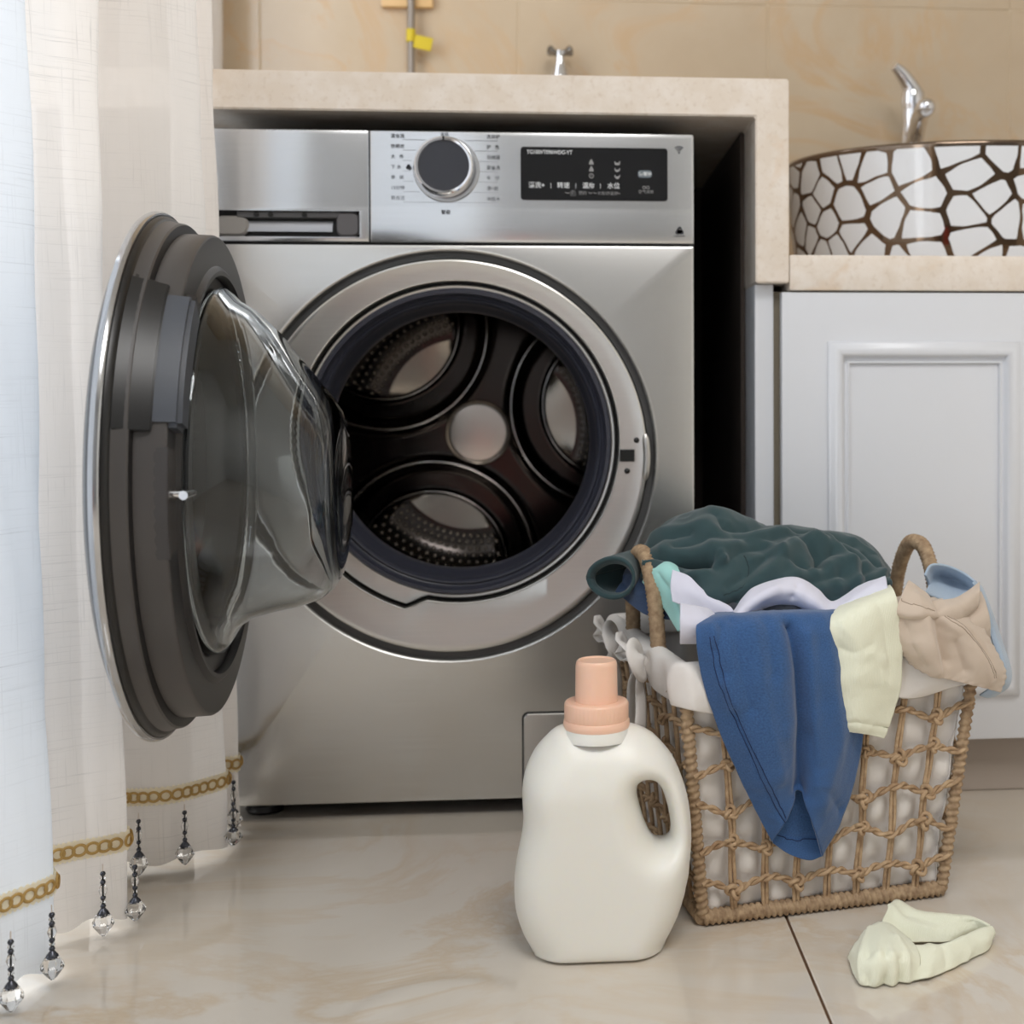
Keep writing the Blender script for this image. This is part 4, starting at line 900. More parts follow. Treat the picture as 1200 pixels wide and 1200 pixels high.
# ------------------------------------------------------------------ laundry
PATCH = {
 'denim_front': ([[(0.2717,-0.3480,0.3070),(0.2978,-0.3428,0.3090),(0.3503,-0.3321,0.3079),(0.3819,-0.3256,0.3071),(0.4141,-0.3189,0.3063)],[(0.2585,-0.3932,0.3022),(0.2845,-0.3948,0.3093),(0.3442,-0.3827,0.3102),(0.3764,-0.3761,0.3093),(0.4043,-0.3641,0.3075)],[(0.2634,-0.3922,0.2594),(0.2962,-0.4048,0.2680),(0.3551,-0.3909,0.2687),(0.3872,-0.3845,0.2699),(0.4218,-0.3584,0.2638)],[(0.2801,-0.3818,0.2072),(0.3133,-0.3985,0.2173),(0.3607,-0.3830,0.2205),(0.3948,-0.3804,0.2223),(0.4296,-0.3506,0.1996)],[(0.3038,-0.3716,0.1522),(0.3280,-0.3884,0.1649),(0.3612,-0.3755,0.1752),(0.3924,-0.3751,0.1734),(0.4235,-0.3468,0.1473)],[(0.3225,-0.3641,0.1132),(0.3390,-0.3770,0.1328),(0.3611,-0.3713,0.1522),(0.3866,-0.3705,0.1344),(0.4091,-0.3452,0.1000)],[(0.3367,-0.3596,0.0859),(0.3484,-0.3707,0.1087),(0.3626,-0.3671,0.1340),(0.3759,-0.3685,0.1021),(0.3885,-0.3480,0.0647)]],
   [([(0.2747,-0.4002,0.3012),(0.2837,-0.4030,0.2679),(0.2945,-0.3978,0.2304)],0.004,0.006),([(0.2925,-0.3929,0.3102),(0.2988,-0.4042,0.2761),(0.3097,-0.4001,0.2268)],-0.004,0.006),([(0.2734,-0.4014,0.2842),(0.2879,-0.3991,0.2427),(0.3106,-0.3894,0.1834),(0.3348,-0.3749,0.1274),(0.3456,-0.3707,0.1086)],-0.0012,0.0022),([(0.3494,-0.3870,0.3040),(0.3580,-0.3900,0.2593),(0.3623,-0.3804,0.2058),(0.3627,-0.3681,0.1383)],-0.013,0.006),([(0.3662,-0.3873,0.2942),(0.3703,-0.3869,0.2484),(0.3760,-0.3787,0.1960),(0.3803,-0.3727,0.1447)],0.006,0.007),([(0.3117,-0.3954,0.3040),(0.3176,-0.4017,0.2592),(0.3280,-0.3947,0.2092),(0.3417,-0.3818,0.1555)],0.004,0.008),([(0.3273,-0.3919,0.3040),(0.3322,-0.3975,0.2592)],-0.004,0.006),([(0.2817,-0.3979,0.3065),(0.2784,-0.4030,0.2857),(0.2855,-0.4029,0.2621)],-0.005,0.005),([(0.3324,-0.3927,0.2993),(0.3384,-0.3946,0.2471),(0.3458,-0.3857,0.1981)],0.004,0.012),([(0.3851,-0.3780,0.3029),(0.3919,-0.3833,0.2491),(0.4019,-0.3716,0.1843),(0.3844,-0.3696,0.1249)],0.003,0.01),([(0.3723,-0.3783,0.1954),(0.3818,-0.3726,0.1434),(0.4068,-0.3500,0.1104)],-0.003,0.005)]),
 'denim_back': ([[(0.3263,-0.3616,0.1376),(0.3456,-0.3579,0.1401),(0.3677,-0.3536,0.1424),(0.4085,-0.3436,0.1253)],[(0.3318,-0.3585,0.1068),(0.3506,-0.3533,0.1028),(0.3684,-0.3495,0.1010),(0.4008,-0.3434,0.0953)],[(0.3371,-0.3575,0.0860),(0.3524,-0.3526,0.0787),(0.3721,-0.3484,0.0765),(0.3905,-0.3466,0.0753)],[(0.3378,-0.3580,0.0828),(0.3548,-0.3533,0.0695),(0.3753,-0.3494,0.0614),(0.3894,-0.3478,0.0646)]],
   [([(0.3397,-0.3562,0.0935),(0.3595,-0.3507,0.0858),(0.3861,-0.3462,0.0845)],-0.001,0.002)]),
 'sock_leg': ([[(0.4181,-0.3207,0.3118),(0.4412,-0.3167,0.3195),(0.4682,-0.3120,0.3271)],[(0.3927,-0.3744,0.3045),(0.4230,-0.3755,0.3158),(0.4605,-0.3584,0.3241)],[(0.3908,-0.3755,0.2697),(0.4236,-0.3799,0.2782),(0.4666,-0.3548,0.2792)],[(0.3889,-0.3722,0.2313),(0.4237,-0.3758,0.2356),(0.4661,-0.3504,0.2321)],[(0.3943,-0.3666,0.2063),(0.4213,-0.3712,0.2043),(0.4546,-0.3512,0.1949)],[(0.3985,-0.3628,0.1968),(0.4217,-0.3660,0.1936),(0.4494,-0.3511,0.1830)]],
   [([(0.3949,-0.3669,0.2066),(0.4192,-0.3717,0.2051),(0.4539,-0.3513,0.1930)],-0.002,0.002),([(0.4044,-0.3812,0.3006),(0.4220,-0.3803,0.2764),(0.4466,-0.3670,0.2634)],0.002,0.008),([(0.3969,-0.3752,0.2453),(0.4221,-0.3786,0.2541),(0.4528,-0.3600,0.2395)],0.002,0.008),([(0.4412,-0.3705,0.3170),(0.4463,-0.3689,0.2914),(0.4519,-0.3618,0.2488)],-0.002,0.006),([(0.4008,-0.3785,0.2790),(0.4128,-0.3807,0.2746),(0.4310,-0.3771,0.2815)],-0.0015,0.004)]),
 'beige_leg': ([[(0.4690,-0.3087,0.3160),(0.4957,-0.3031,0.3146),(0.5208,-0.2977,0.3115),(0.5443,-0.2923,0.3049),(0.5586,-0.2991,0.2995)],[(0.4606,-0.3549,0.3100),(0.4808,-0.3568,0.3082),(0.5055,-0.3496,0.3065),(0.5281,-0.3443,0.3000),(0.5615,-0.3237,0.2835)],[(0.4609,-0.3570,0.2899),(0.4802,-0.3652,0.2877),(0.5100,-0.3550,0.2869),(0.5369,-0.3528,0.2791),(0.5745,-0.3249,0.2597)],[(0.4687,-0.3535,0.2695),(0.4878,-0.3657,0.2665),(0.5173,-0.3510,0.2611),(0.5466,-0.3525,0.2539),(0.5854,-0.3246,0.2375)],[(0.4786,-0.3461,0.2557),(0.4965,-0.3538,0.2459),(0.5216,-0.3458,0.2375),(0.5467,-0.3442,0.2314),(0.5793,-0.3241,0.2190)]],
   [([(0.4895,-0.3581,0.3057),(0.4942,-0.3628,0.2774),(0.5034,-0.3549,0.2496)],0.006,0.006),([(0.5015,-0.3539,0.3050),(0.5076,-0.3559,0.2805),(0.5140,-0.3516,0.2576)],-0.007,0.006),([(0.4696,-0.3619,0.3039),(0.4774,-0.3644,0.2739),(0.4905,-0.3603,0.2564)],-0.003,0.006),([(0.5058,-0.3539,0.3031),(0.5322,-0.3529,0.2864),(0.5502,-0.3500,0.2610),(0.5640,-0.3387,0.2359)],0.004,0.005),([(0.5184,-0.3491,0.3027),(0.5450,-0.3443,0.2817),(0.5639,-0.3399,0.2547)],-0.0025,0.003),([(0.5229,-0.3544,0.2758),(0.5326,-0.3499,0.2480)],-0.004,0.006)]),
 'beige_waistband': ([[(0.4786,-0.3395,0.3372),(0.4982,-0.3383,0.3237),(0.5147,-0.3363,0.3162),(0.5389,-0.3213,0.3177),(0.5655,-0.3005,0.3282)],[(0.4686,-0.3572,0.3289),(0.4873,-0.3585,0.3186),(0.5053,-0.3562,0.3111),(0.5329,-0.3404,0.3114),(0.5599,-0.3174,0.3220)],[(0.4589,-0.3615,0.3103),(0.4751,-0.3681,0.3069),(0.4950,-0.3619,0.3055),(0.5238,-0.3470,0.2972),(0.5569,-0.3211,0.3112)],[(0.4661,-0.3470,0.3034),(0.4835,-0.3471,0.2979),(0.5015,-0.3452,0.2955),(0.5280,-0.3332,0.2911),(0.5581,-0.3120,0.3044)]],
   [([(0.4668,-0.3616,0.3202),(0.4861,-0.3629,0.3145),(0.4967,-0.3617,0.3103)],-0.0015,0.0025),([(0.5054,-0.3382,0.3194),(0.5049,-0.3572,0.3105),(0.5049,-0.3526,0.2986)],-0.005,0.005),([(0.4839,-0.3551,0.3233),(0.4853,-0.3652,0.3119)],0.002,0.006)]),
 'beige_fold': ([[(0.5102,-0.3154,0.3023),(0.5371,-0.3098,0.3008),(0.5678,-0.2991,0.3181)],[(0.5074,-0.3313,0.2911),(0.5323,-0.3367,0.2934),(0.5685,-0.3159,0.3031)],[(0.5159,-0.3264,0.2796),(0.5422,-0.3333,0.2796),(0.5716,-0.3149,0.2781)],[(0.5290,-0.3125,0.2696),(0.5542,-0.3130,0.2639),(0.5760,-0.3018,0.2577)]],
   [([(0.5160,-0.3348,0.2891),(0.5384,-0.3342,0.2950),(0.5618,-0.3173,0.3047)],-0.003,0.005)]),
 'blue_cuff': ([[(0.5112,-0.2866,0.3350),(0.5193,-0.2807,0.3449),(0.5397,-0.2712,0.3424),(0.5561,-0.2723,0.3350),(0.5688,-0.2791,0.3258)],[(0.5187,-0.2736,0.3222),(0.5338,-0.2505,0.3276),(0.5507,-0.2414,0.3223),(0.5636,-0.2486,0.3176),(0.5718,-0.2672,0.3148)],[(0.5071,-0.3013,0.3195),(0.5218,-0.2975,0.3115),(0.5377,-0.2991,0.3079),(0.5522,-0.2962,0.3090),(0.5674,-0.2889,0.3183)]],
   []),
 'blue_drape': ([[(0.5612,-0.2911,0.3277),(0.5690,-0.2841,0.3248),(0.5779,-0.2713,0.3172)],[(0.5681,-0.3037,0.3028),(0.5755,-0.2978,0.2999),(0.5882,-0.2767,0.2888)],[(0.5740,-0.3079,0.2741),(0.5827,-0.3037,0.2704),(0.5974,-0.2771,0.2595)],[(0.5802,-0.3163,0.2464),(0.5889,-0.3122,0.2435),(0.6045,-0.2834,0.2334)],[(0.5761,-0.3152,0.2267),(0.5842,-0.3153,0.2230),(0.5992,-0.2933,0.2185)],[(0.5637,-0.3060,0.2115),(0.5736,-0.3038,0.2090),(0.5845,-0.2933,0.2080)]],
   [([(0.5681,-0.2975,0.3120),(0.5789,-0.3084,0.2687),(0.5856,-0.3167,0.2364)],0.0015,0.004)]),
 'tee': ([[(0.2445,-0.3761,0.2860),(0.2710,-0.3686,0.2857),(0.2984,-0.3510,0.2885),(0.3145,-0.3339,0.2934),(0.3346,-0.3272,0.3091),(0.3616,-0.3217,0.3094),(0.3825,-0.3228,0.3006),(0.4047,-0.3254,0.2902),(0.4286,-0.3211,0.2960),(0.4650,-0.3172,0.3104)],[(0.2433,-0.3897,0.2969),(0.2695,-0.3823,0.2966),(0.2967,-0.3647,0.2995),(0.3126,-0.3476,0.3045),(0.3324,-0.3410,0.3200),(0.3592,-0.3356,0.3204),(0.3798,-0.3367,0.3117),(0.4018,-0.3394,0.3014),(0.4254,-0.3352,0.3072),(0.4614,-0.3313,0.3215)],[(0.2431,-0.3922,0.3121),(0.2697,-0.3813,0.3080),(0.2937,-0.3646,0.3029),(0.3140,-0.3496,0.3175),(0.3366,-0.3415,0.3294),(0.3630,-0.3363,0.3308),(0.3832,-0.3368,0.3207),(0.4020,-0.3386,0.3090),(0.4273,-0.3344,0.3191),(0.4593,-0.3326,0.3312)],[(0.2449,-0.3735,0.3236),(0.2722,-0.3590,0.3156),(0.2935,-0.3431,0.3023),(0.3186,-0.3301,0.3271),(0.3444,-0.3206,0.3356),(0.3707,-0.3154,0.3379),(0.3910,-0.3153,0.3262),(0.4068,-0.3159,0.3129),(0.4343,-0.3117,0.3276),(0.4628,-0.3121,0.3377)],[(0.2468,-0.3517,0.3148),(0.2746,-0.3371,0.3067),(0.2963,-0.3211,0.2932),(0.3217,-0.3081,0.3183),(0.3480,-0.2985,0.3269),(0.3748,-0.2933,0.3292),(0.3954,-0.2930,0.3173),(0.4115,-0.2936,0.3038),(0.4395,-0.2893,0.3187),(0.4685,-0.2896,0.3290)]],
   [([(0.3677,-0.3301,0.3338),(0.3616,-0.3369,0.3224)],-0.003,0.004),([(0.2987,-0.3627,0.3042),(0.3217,-0.3471,0.3206),(0.3448,-0.3391,0.3313)],0.003,0.005),([(0.4143,-0.3391,0.3091),(0.4434,-0.3288,0.3278)],0.003,0.006)]),
 'jeans': ([[(0.1884,-0.2400,0.3150),(0.1997,-0.2500,0.3073),(0.2224,-0.2750,0.2950),(0.2628,-0.3000,0.2934),(0.3067,-0.3150,0.2953)],[(0.1940,-0.2380,0.3274),(0.2061,-0.2500,0.3271),(0.2300,-0.2700,0.3226),(0.2705,-0.2950,0.3170),(0.3074,-0.3100,0.3136)],[(0.2025,-0.2150,0.3350),(0.2167,-0.2250,0.3417),(0.2407,-0.2500,0.3538),(0.2795,-0.2700,0.3487),(0.3142,-0.2800,0.3407)],[(0.2128,-0.1800,0.3375),(0.2271,-0.1800,0.3468),(0.2510,-0.1800,0.3608),(0.2919,-0.2000,0.3579),(0.3251,-0.2000,0.3480)]],
   [([(0.1943,-0.2375,0.3278),(0.2000,-0.2489,0.3196)],-0.004,0.006),([(0.2484,-0.2687,0.3439),(0.2734,-0.2909,0.3261),(0.2937,-0.3077,0.3100)],0.004,0.01),([(0.2067,-0.2074,0.3368),(0.2082,-0.2556,0.3210)],0.003,0.006)]),
 'striped': ([[(0.2894,-0.3350,0.2933),(0.3368,-0.3350,0.2984),(0.3811,-0.3300,0.2993)],[(0.2950,-0.3250,0.3086),(0.3384,-0.3250,0.3139),(0.3830,-0.3200,0.3140)],[(0.3007,-0.2800,0.3186),(0.3456,-0.2800,0.3223),(0.3908,-0.2800,0.3216)]],
   [([(0.2943,-0.3311,0.3038),(0.3217,-0.2878,0.3193)],0.003,0.004),([(0.3416,-0.3329,0.3033),(0.3543,-0.3093,0.3179)],0.003,0.005),([(0.3635,-0.3308,0.3023),(0.3726,-0.3078,0.3177)],0.003,0.005)]),
 'mint': ([[(0.2162,-0.2620,0.3288),(0.2225,-0.2750,0.3217),(0.2356,-0.2900,0.3062),(0.2483,-0.3150,0.2860)],[(0.2194,-0.2700,0.3407),(0.2304,-0.2900,0.3416),(0.2467,-0.3050,0.3278),(0.2564,-0.3300,0.2930)],[(0.2269,-0.2650,0.3452),(0.2418,-0.2800,0.3506),(0.2573,-0.2950,0.3348),(0.2643,-0.3200,0.2970)],[(0.2368,-0.2400,0.3380),(0.2497,-0.2500,0.3428),(0.2628,-0.2650,0.3213),(0.2683,-0.2900,0.2915)]],
   [([(0.2302,-0.2899,0.3413),(0.2447,-0.3047,0.3186),(0.2520,-0.3225,0.2965)],-0.003,0.004)]),
 'lilac': ([[(0.2421,-0.3180,0.3169),(0.2538,-0.3220,0.3131),(0.2739,-0.3280,0.3086),(0.3023,-0.3350,0.3042)],[(0.2409,-0.3120,0.3324),(0.2575,-0.3200,0.3282),(0.2791,-0.3280,0.3188),(0.3024,-0.3340,0.3074)],[(0.2435,-0.3020,0.3466),(0.2602,-0.3100,0.3405),(0.2748,-0.3200,0.3262),(0.2995,-0.3300,0.3119)]],
   []),
 'green': ([[(0.2137,-0.2550,0.3303),(0.2361,-0.2650,0.3270),(0.2599,-0.2750,0.3148),(0.2854,-0.2980,0.2849),(0.3185,-0.2920,0.2885),(0.3549,-0.2850,0.2973),(0.3904,-0.2850,0.2914),(0.4227,-0.2800,0.2811),(0.4502,-0.2700,0.2932),(0.4771,-0.2500,0.3041)],[(0.2137,-0.2750,0.3503),(0.2361,-0.2850,0.3470),(0.2599,-0.2950,0.3348),(0.2854,-0.3180,0.3049),(0.3185,-0.3120,0.3085),(0.3549,-0.3050,0.3173),(0.3904,-0.3050,0.3114),(0.4227,-0.3000,0.3011),(0.4502,-0.2900,0.3132),(0.4771,-0.2700,0.3241)],[(0.2142,-0.2670,0.3528),(0.2368,-0.2770,0.3599),(0.2608,-0.2870,0.3561),(0.2864,-0.3100,0.3383),(0.3197,-0.3040,0.3370),(0.3563,-0.2970,0.3404),(0.3920,-0.2970,0.3343),(0.4245,-0.2920,0.3259),(0.4522,-0.2820,0.3288),(0.4792,-0.2620,0.3271)],[(0.2158,-0.2410,0.3529),(0.2388,-0.2510,0.3709),(0.2633,-0.2610,0.3755),(0.2896,-0.2840,0.3699),(0.3235,-0.2780,0.3635),(0.3607,-0.2710,0.3616),(0.3971,-0.2710,0.3551),(0.4302,-0.2660,0.3485),(0.4584,-0.2560,0.3421),(0.4858,-0.2360,0.3274)],[(0.2177,-0.2090,0.3514),(0.2413,-0.2190,0.3778),(0.2664,-0.2290,0.3888),(0.2934,-0.2520,0.3924),(0.3281,-0.2460,0.3820),(0.3662,-0.2390,0.3761),(0.4034,-0.2390,0.3693),(0.4373,-0.2340,0.3640),(0.4661,-0.2240,0.3504),(0.4940,-0.2040,0.3258)],[(0.2198,-0.1750,0.3482),(0.2440,-0.1850,0.3786),(0.2697,-0.1950,0.3926),(0.2974,-0.2180,0.4001),(0.3329,-0.2120,0.3879),(0.3719,-0.2050,0.3801),(0.4101,-0.2050,0.3731),(0.4448,-0.2000,0.3683),(0.4742,-0.1900,0.3514),(0.5028,-0.1700,0.3222)],[(0.2198,-0.1250,0.3282),(0.2440,-0.1350,0.3586),(0.2697,-0.1450,0.3726),(0.2974,-0.1680,0.3801),(0.3329,-0.1620,0.3679),(0.3719,-0.1550,0.3601),(0.4101,-0.1550,0.3531),(0.4448,-0.1500,0.3483),(0.4742,-0.1400,0.3314),(0.5028,-0.1200,0.3022)],[(0.2198,-0.0900,0.2782),(0.2440,-0.1000,0.3086),(0.2697,-0.1100,0.3226),(0.2974,-0.1330,0.3301),(0.3329,-0.1270,0.3179),(0.3719,-0.1200,0.3101),(0.4101,-0.1200,0.3031),(0.4448,-0.1150,0.2983),(0.4742,-0.1050,0.2814),(0.5028,-0.0850,0.2522)]],
   [([(0.2947,-0.2429,0.3965),(0.3006,-0.2620,0.3855),(0.3338,-0.2495,0.3789),(0.3656,-0.1923,0.3783)],-0.007,0.007),([(0.2323,-0.2250,0.3690),(0.2598,-0.2498,0.3796),(0.2847,-0.2572,0.3879),(0.2917,-0.2662,0.3842)],0.005,0.01),([(0.2352,-0.2702,0.3629),(0.2632,-0.2859,0.3581),(0.3021,-0.2838,0.3672),(0.3373,-0.2579,0.3738),(0.3686,-0.2435,0.3741)],0.008,0.01),([(0.2284,-0.2797,0.3549),(0.2561,-0.2889,0.3523),(0.2838,-0.2988,0.3537)],-0.026,0.01),([(0.2282,-0.2801,0.3465),(0.2557,-0.2925,0.3381),(0.2795,-0.3030,0.3465),(0.2876,-0.3004,0.3524),(0.2962,-0.2970,0.3554)],0.01,0.0065),([(0.2843,-0.2948,0.3582),(0.2876,-0.3004,0.3524),(0.2926,-0.2930,0.3607),(0.2962,-0.2970,0.3554)],0.006,0.004),([(0.3005,-0.2963,0.3547),(0.3152,-0.2841,0.3610),(0.3444,-0.2736,0.3625)],-0.004,0.006),([(0.2783,-0.3140,0.3190),(0.3161,-0.3091,0.3285),(0.3455,-0.2959,0.3433),(0.3736,-0.2707,0.3597),(0.4006,-0.2532,0.3643)],0.009,0.01),([(0.2982,-0.3142,0.3268),(0.3263,-0.3000,0.3412),(0.3424,-0.2861,0.3532)],-0.006,0.008),([(0.2976,-0.3164,0.3001),(0.3345,-0.3081,0.3235),(0.3685,-0.2990,0.3359),(0.4266,-0.2708,0.3462),(0.4490,-0.2641,0.3426)],0.007,0.009),([(0.3247,-0.3112,0.3135),(0.3678,-0.3042,0.3261),(0.4191,-0.2876,0.3339)],-0.005,0.006),([(0.3856,-0.2578,0.3649),(0.3971,-0.2710,0.3551),(0.3991,-0.2831,0.3458)],-0.01,0.007),([(0.3577,-0.2796,0.3562),(0.3751,-0.2620,0.3645),(0.3969,-0.2487,0.3670),(0.4098,-0.2523,0.3628)],0.006,0.006),([(0.4126,-0.2382,0.3680),(0.4263,-0.2543,0.3578),(0.4373,-0.2720,0.3414),(0.4395,-0.2917,0.3216)],0.006,0.008),([(0.4283,-0.2450,0.3622),(0.4465,-0.2613,0.3454),(0.4469,-0.2867,0.3261)],-0.006,0.006),([(0.4488,-0.2225,0.3633),(0.4699,-0.2298,0.3446),(0.4686,-0.2703,0.3280)],0.005,0.006),([(0.3537,-0.2185,0.3840),(0.3802,-0.2341,0.3750),(0.4102,-0.2295,0.3711),(0.4454,-0.2364,0.3594)],-0.004,0.006),([(0.3129,-0.2681,0.3755),(0.3458,-0.2650,0.3679),(0.3834,-0.2436,0.3714)],-0.003,0.006),([(0.3674,-0.3047,0.3165),(0.4000,-0.3006,0.3253),(0.4184,-0.2908,0.3305)],0.005,0.006),([(0.3279,-0.2893,0.3526),(0.3480,-0.2810,0.3565)],0.003,0.005),([(0.2478,-0.2711,0.3664),(0.2826,-0.2755,0.3752),(0.3216,-0.2700,0.3702)],-0.006,0.007),([(0.2978,-0.3181,0.3121),(0.3203,-0.3112,0.3204),(0.3441,-0.3061,0.3258)],-0.006,0.005),([(0.3611,-0.2872,0.3497),(0.3841,-0.2912,0.3425),(0.4158,-0.2648,0.3543)],-0.006,0.006),([(0.3451,-0.2694,0.3652),(0.3577,-0.2796,0.3562),(0.3652,-0.2907,0.3460)],0.005,0.006),([(0.4173,-0.2958,0.3235),(0.4481,-0.2817,0.3308),(0.4746,-0.2579,0.3296)],0.005,0.005),([(0.3770,-0.3053,0.3210),(0.3994,-0.3045,0.3150)],-0.005,0.005),([(0.4542,-0.2421,0.3518),(0.4670,-0.2540,0.3365)],-0.005,0.004),([(0.2280,-0.2420,0.3638),(0.2493,-0.2547,0.3744),(0.2659,-0.2584,0.3778)],-0.005,0.006)]),
 'green_cuff': ([[(0.1639,-0.2400,0.3299),(0.1668,-0.2416,0.3379),(0.1747,-0.2460,0.3447),(0.1853,-0.2520,0.3485),(0.1959,-0.2580,0.3478),(0.2035,-0.2624,0.3420),(0.2063,-0.2640,0.3328),(0.2034,-0.2624,0.3232),(0.1957,-0.2580,0.3164),(0.1852,-0.2520,0.3142),(0.1746,-0.2460,0.3166),(0.1668,-0.2416,0.3224),(0.1639,-0.2400,0.3299)],[(0.1584,-0.2460,0.3318),(0.1616,-0.2476,0.3413),(0.1705,-0.2520,0.3494),(0.1824,-0.2580,0.3539),(0.1943,-0.2640,0.3528),(0.2028,-0.2684,0.3458),(0.2059,-0.2700,0.3346),(0.2028,-0.2684,0.3231),(0.1941,-0.2640,0.3150),(0.1823,-0.2580,0.3125),(0.1703,-0.2520,0.3156),(0.1616,-0.2476,0.3227),(0.1584,-0.2460,0.3318)],[(0.1650,-0.2320,0.3324),(0.1681,-0.2336,0.3416),(0.1763,-0.2380,0.3494),(0.1875,-0.2440,0.3538),(0.1985,-0.2500,0.3528),(0.2065,-0.2544,0.3460),(0.2094,-0.2560,0.3352),(0.2064,-0.2544,0.3240),(0.1984,-0.2500,0.3162),(0.1873,-0.2440,0.3138),(0.1762,-0.2380,0.3168),(0.1680,-0.2336,0.3236),(0.1650,-0.2320,0.3324)],[(0.1876,-0.2150,0.3352),(0.1904,-0.2150,0.3443),(0.1979,-0.2150,0.3517),(0.2081,-0.2150,0.3553),(0.2183,-0.2150,0.3535),(0.2258,-0.2150,0.3459),(0.2285,-0.2150,0.3346),(0.2257,-0.2150,0.3233),(0.2182,-0.2150,0.3159),(0.2079,-0.2150,0.3144),(0.1978,-0.2150,0.3184),(0.1903,-0.2150,0.3260),(0.1876,-0.2150,0.3352)],[(0.2169,-0.1900,0.3388),(0.2195,-0.1900,0.3481),(0.2265,-0.1900,0.3556),(0.2359,-0.1900,0.3594),(0.2454,-0.1900,0.3575),(0.2523,-0.1900,0.3498),(0.2549,-0.1900,0.3382),(0.2523,-0.1900,0.3268),(0.2453,-0.1900,0.3192),(0.2358,-0.1900,0.3177),(0.2263,-0.1900,0.3217),(0.2194,-0.1900,0.3294),(0.2169,-0.1900,0.3388)]],
   []),
 'fsock_toe': ([[(0.3943,-0.4421,0.0040),(0.3953,-0.4895,0.0020),(0.4183,-0.4933,0.0020),(0.4477,-0.4876,0.0020)],[(0.3972,-0.4470,0.0140),(0.3994,-0.4884,0.0220),(0.4217,-0.4949,0.0240),(0.4515,-0.4797,0.0160)],[(0.4058,-0.4340,0.0160),(0.4122,-0.4612,0.0290),(0.4299,-0.4724,0.0300),(0.4516,-0.4680,0.0210)],[(0.4194,-0.4077,0.0140),(0.4255,-0.4232,0.0260),(0.4370,-0.4262,0.0260),(0.4516,-0.4391,0.0180)],[(0.4293,-0.3904,0.0030),(0.4385,-0.3873,0.0030),(0.4498,-0.3962,0.0030),(0.4594,-0.4162,0.0030)]],
   [([(0.4167,-0.4361,0.0262),(0.3989,-0.4795,0.0223),(0.3970,-0.4916,0.0054)],0.0035,0.004),([(0.4326,-0.4050,0.0156),(0.4114,-0.4916,0.0268),(0.4061,-0.4951,0.0057)],0.004,0.004),([(0.4408,-0.4050,0.0138),(0.4222,-0.4921,0.0268),(0.4221,-0.4932,0.0038)],0.004,0.004),([(0.4338,-0.4647,0.0295),(0.4368,-0.4885,0.0202),(0.4375,-0.4897,0.0034)],0.0035,0.004),([(0.4384,-0.4007,0.0117),(0.4167,-0.4923,0.0271),(0.4151,-0.4938,0.0039)],-0.003,0.003),([(0.4473,-0.3968,0.0050),(0.4289,-0.4927,0.0224),(0.4296,-0.4917,0.0036)],-0.003,0.003),([(0.4284,-0.4017,0.0128),(0.4035,-0.4870,0.0254),(0.4010,-0.4944,0.0055)],-0.003,0.003)]),
 'fsock_back': ([[(0.4371,-0.4066,0.0030),(0.4515,-0.4117,0.0030),(0.4758,-0.4139,0.0030),(0.4982,-0.4141,0.0030),(0.5293,-0.3956,0.0030),(0.5421,-0.4030,0.0040)],[(0.4345,-0.4068,0.0180),(0.4538,-0.4030,0.0140),(0.4777,-0.4074,0.0100),(0.5022,-0.4092,0.0090),(0.5294,-0.3979,0.0090),(0.5420,-0.4109,0.0090)],[(0.4462,-0.3870,0.0260),(0.4591,-0.3736,0.0260),(0.4748,-0.3876,0.0210),(0.5028,-0.3935,0.0190),(0.5278,-0.3950,0.0170),(0.5401,-0.4089,0.0140)],[(0.4597,-0.3459,0.0120),(0.4693,-0.3425,0.0120),(0.4835,-0.3598,0.0100),(0.5076,-0.3678,0.0090),(0.5315,-0.3757,0.0080),(0.5399,-0.4044,0.0080)]],
   [([(0.4496,-0.3872,0.0252),(0.4596,-0.3984,0.0161),(0.4817,-0.4067,0.0107)],0.003,0.006),([(0.4616,-0.3903,0.0206),(0.4917,-0.4015,0.0159),(0.5267,-0.3977,0.0137)],-0.0025,0.005)]),
 'fsock_front': ([[(0.4427,-0.4889,0.0020),(0.4598,-0.4837,0.0020),(0.4806,-0.4719,0.0020),(0.5026,-0.4528,0.0020),(0.5272,-0.4351,0.0020),(0.5436,-0.4086,0.0030)],[(0.4443,-0.4832,0.0140),(0.4637,-0.4758,0.0130),(0.4861,-0.4619,0.0130),(0.5081,-0.4457,0.0130),(0.5290,-0.4321,0.0120),(0.5430,-0.4153,0.0100)],[(0.4495,-0.4642,0.0210),(0.4693,-0.4619,0.0200),(0.4898,-0.4523,0.0190),(0.5137,-0.4334,0.0180),(0.5302,-0.4210,0.0170),(0.5403,-0.4133,0.0150)],[(0.4534,-0.4503,0.0100),(0.4737,-0.4467,0.0100),(0.4938,-0.4393,0.0100),(0.5172,-0.4226,0.0100),(0.5306,-0.4122,0.0100),(0.5375,-0.4117,0.0120)]],
   [([(0.4673,-0.4561,0.0168),(0.4550,-0.4852,0.0027)],0.003,0.005),([(0.4969,-0.4400,0.0125),(0.5063,-0.4489,0.0077),(0.5006,-0.4543,0.0027)],0.0025,0.005),([(0.4785,-0.4614,0.0189),(0.4776,-0.4729,0.0041)],-0.002,0.005)]),
}
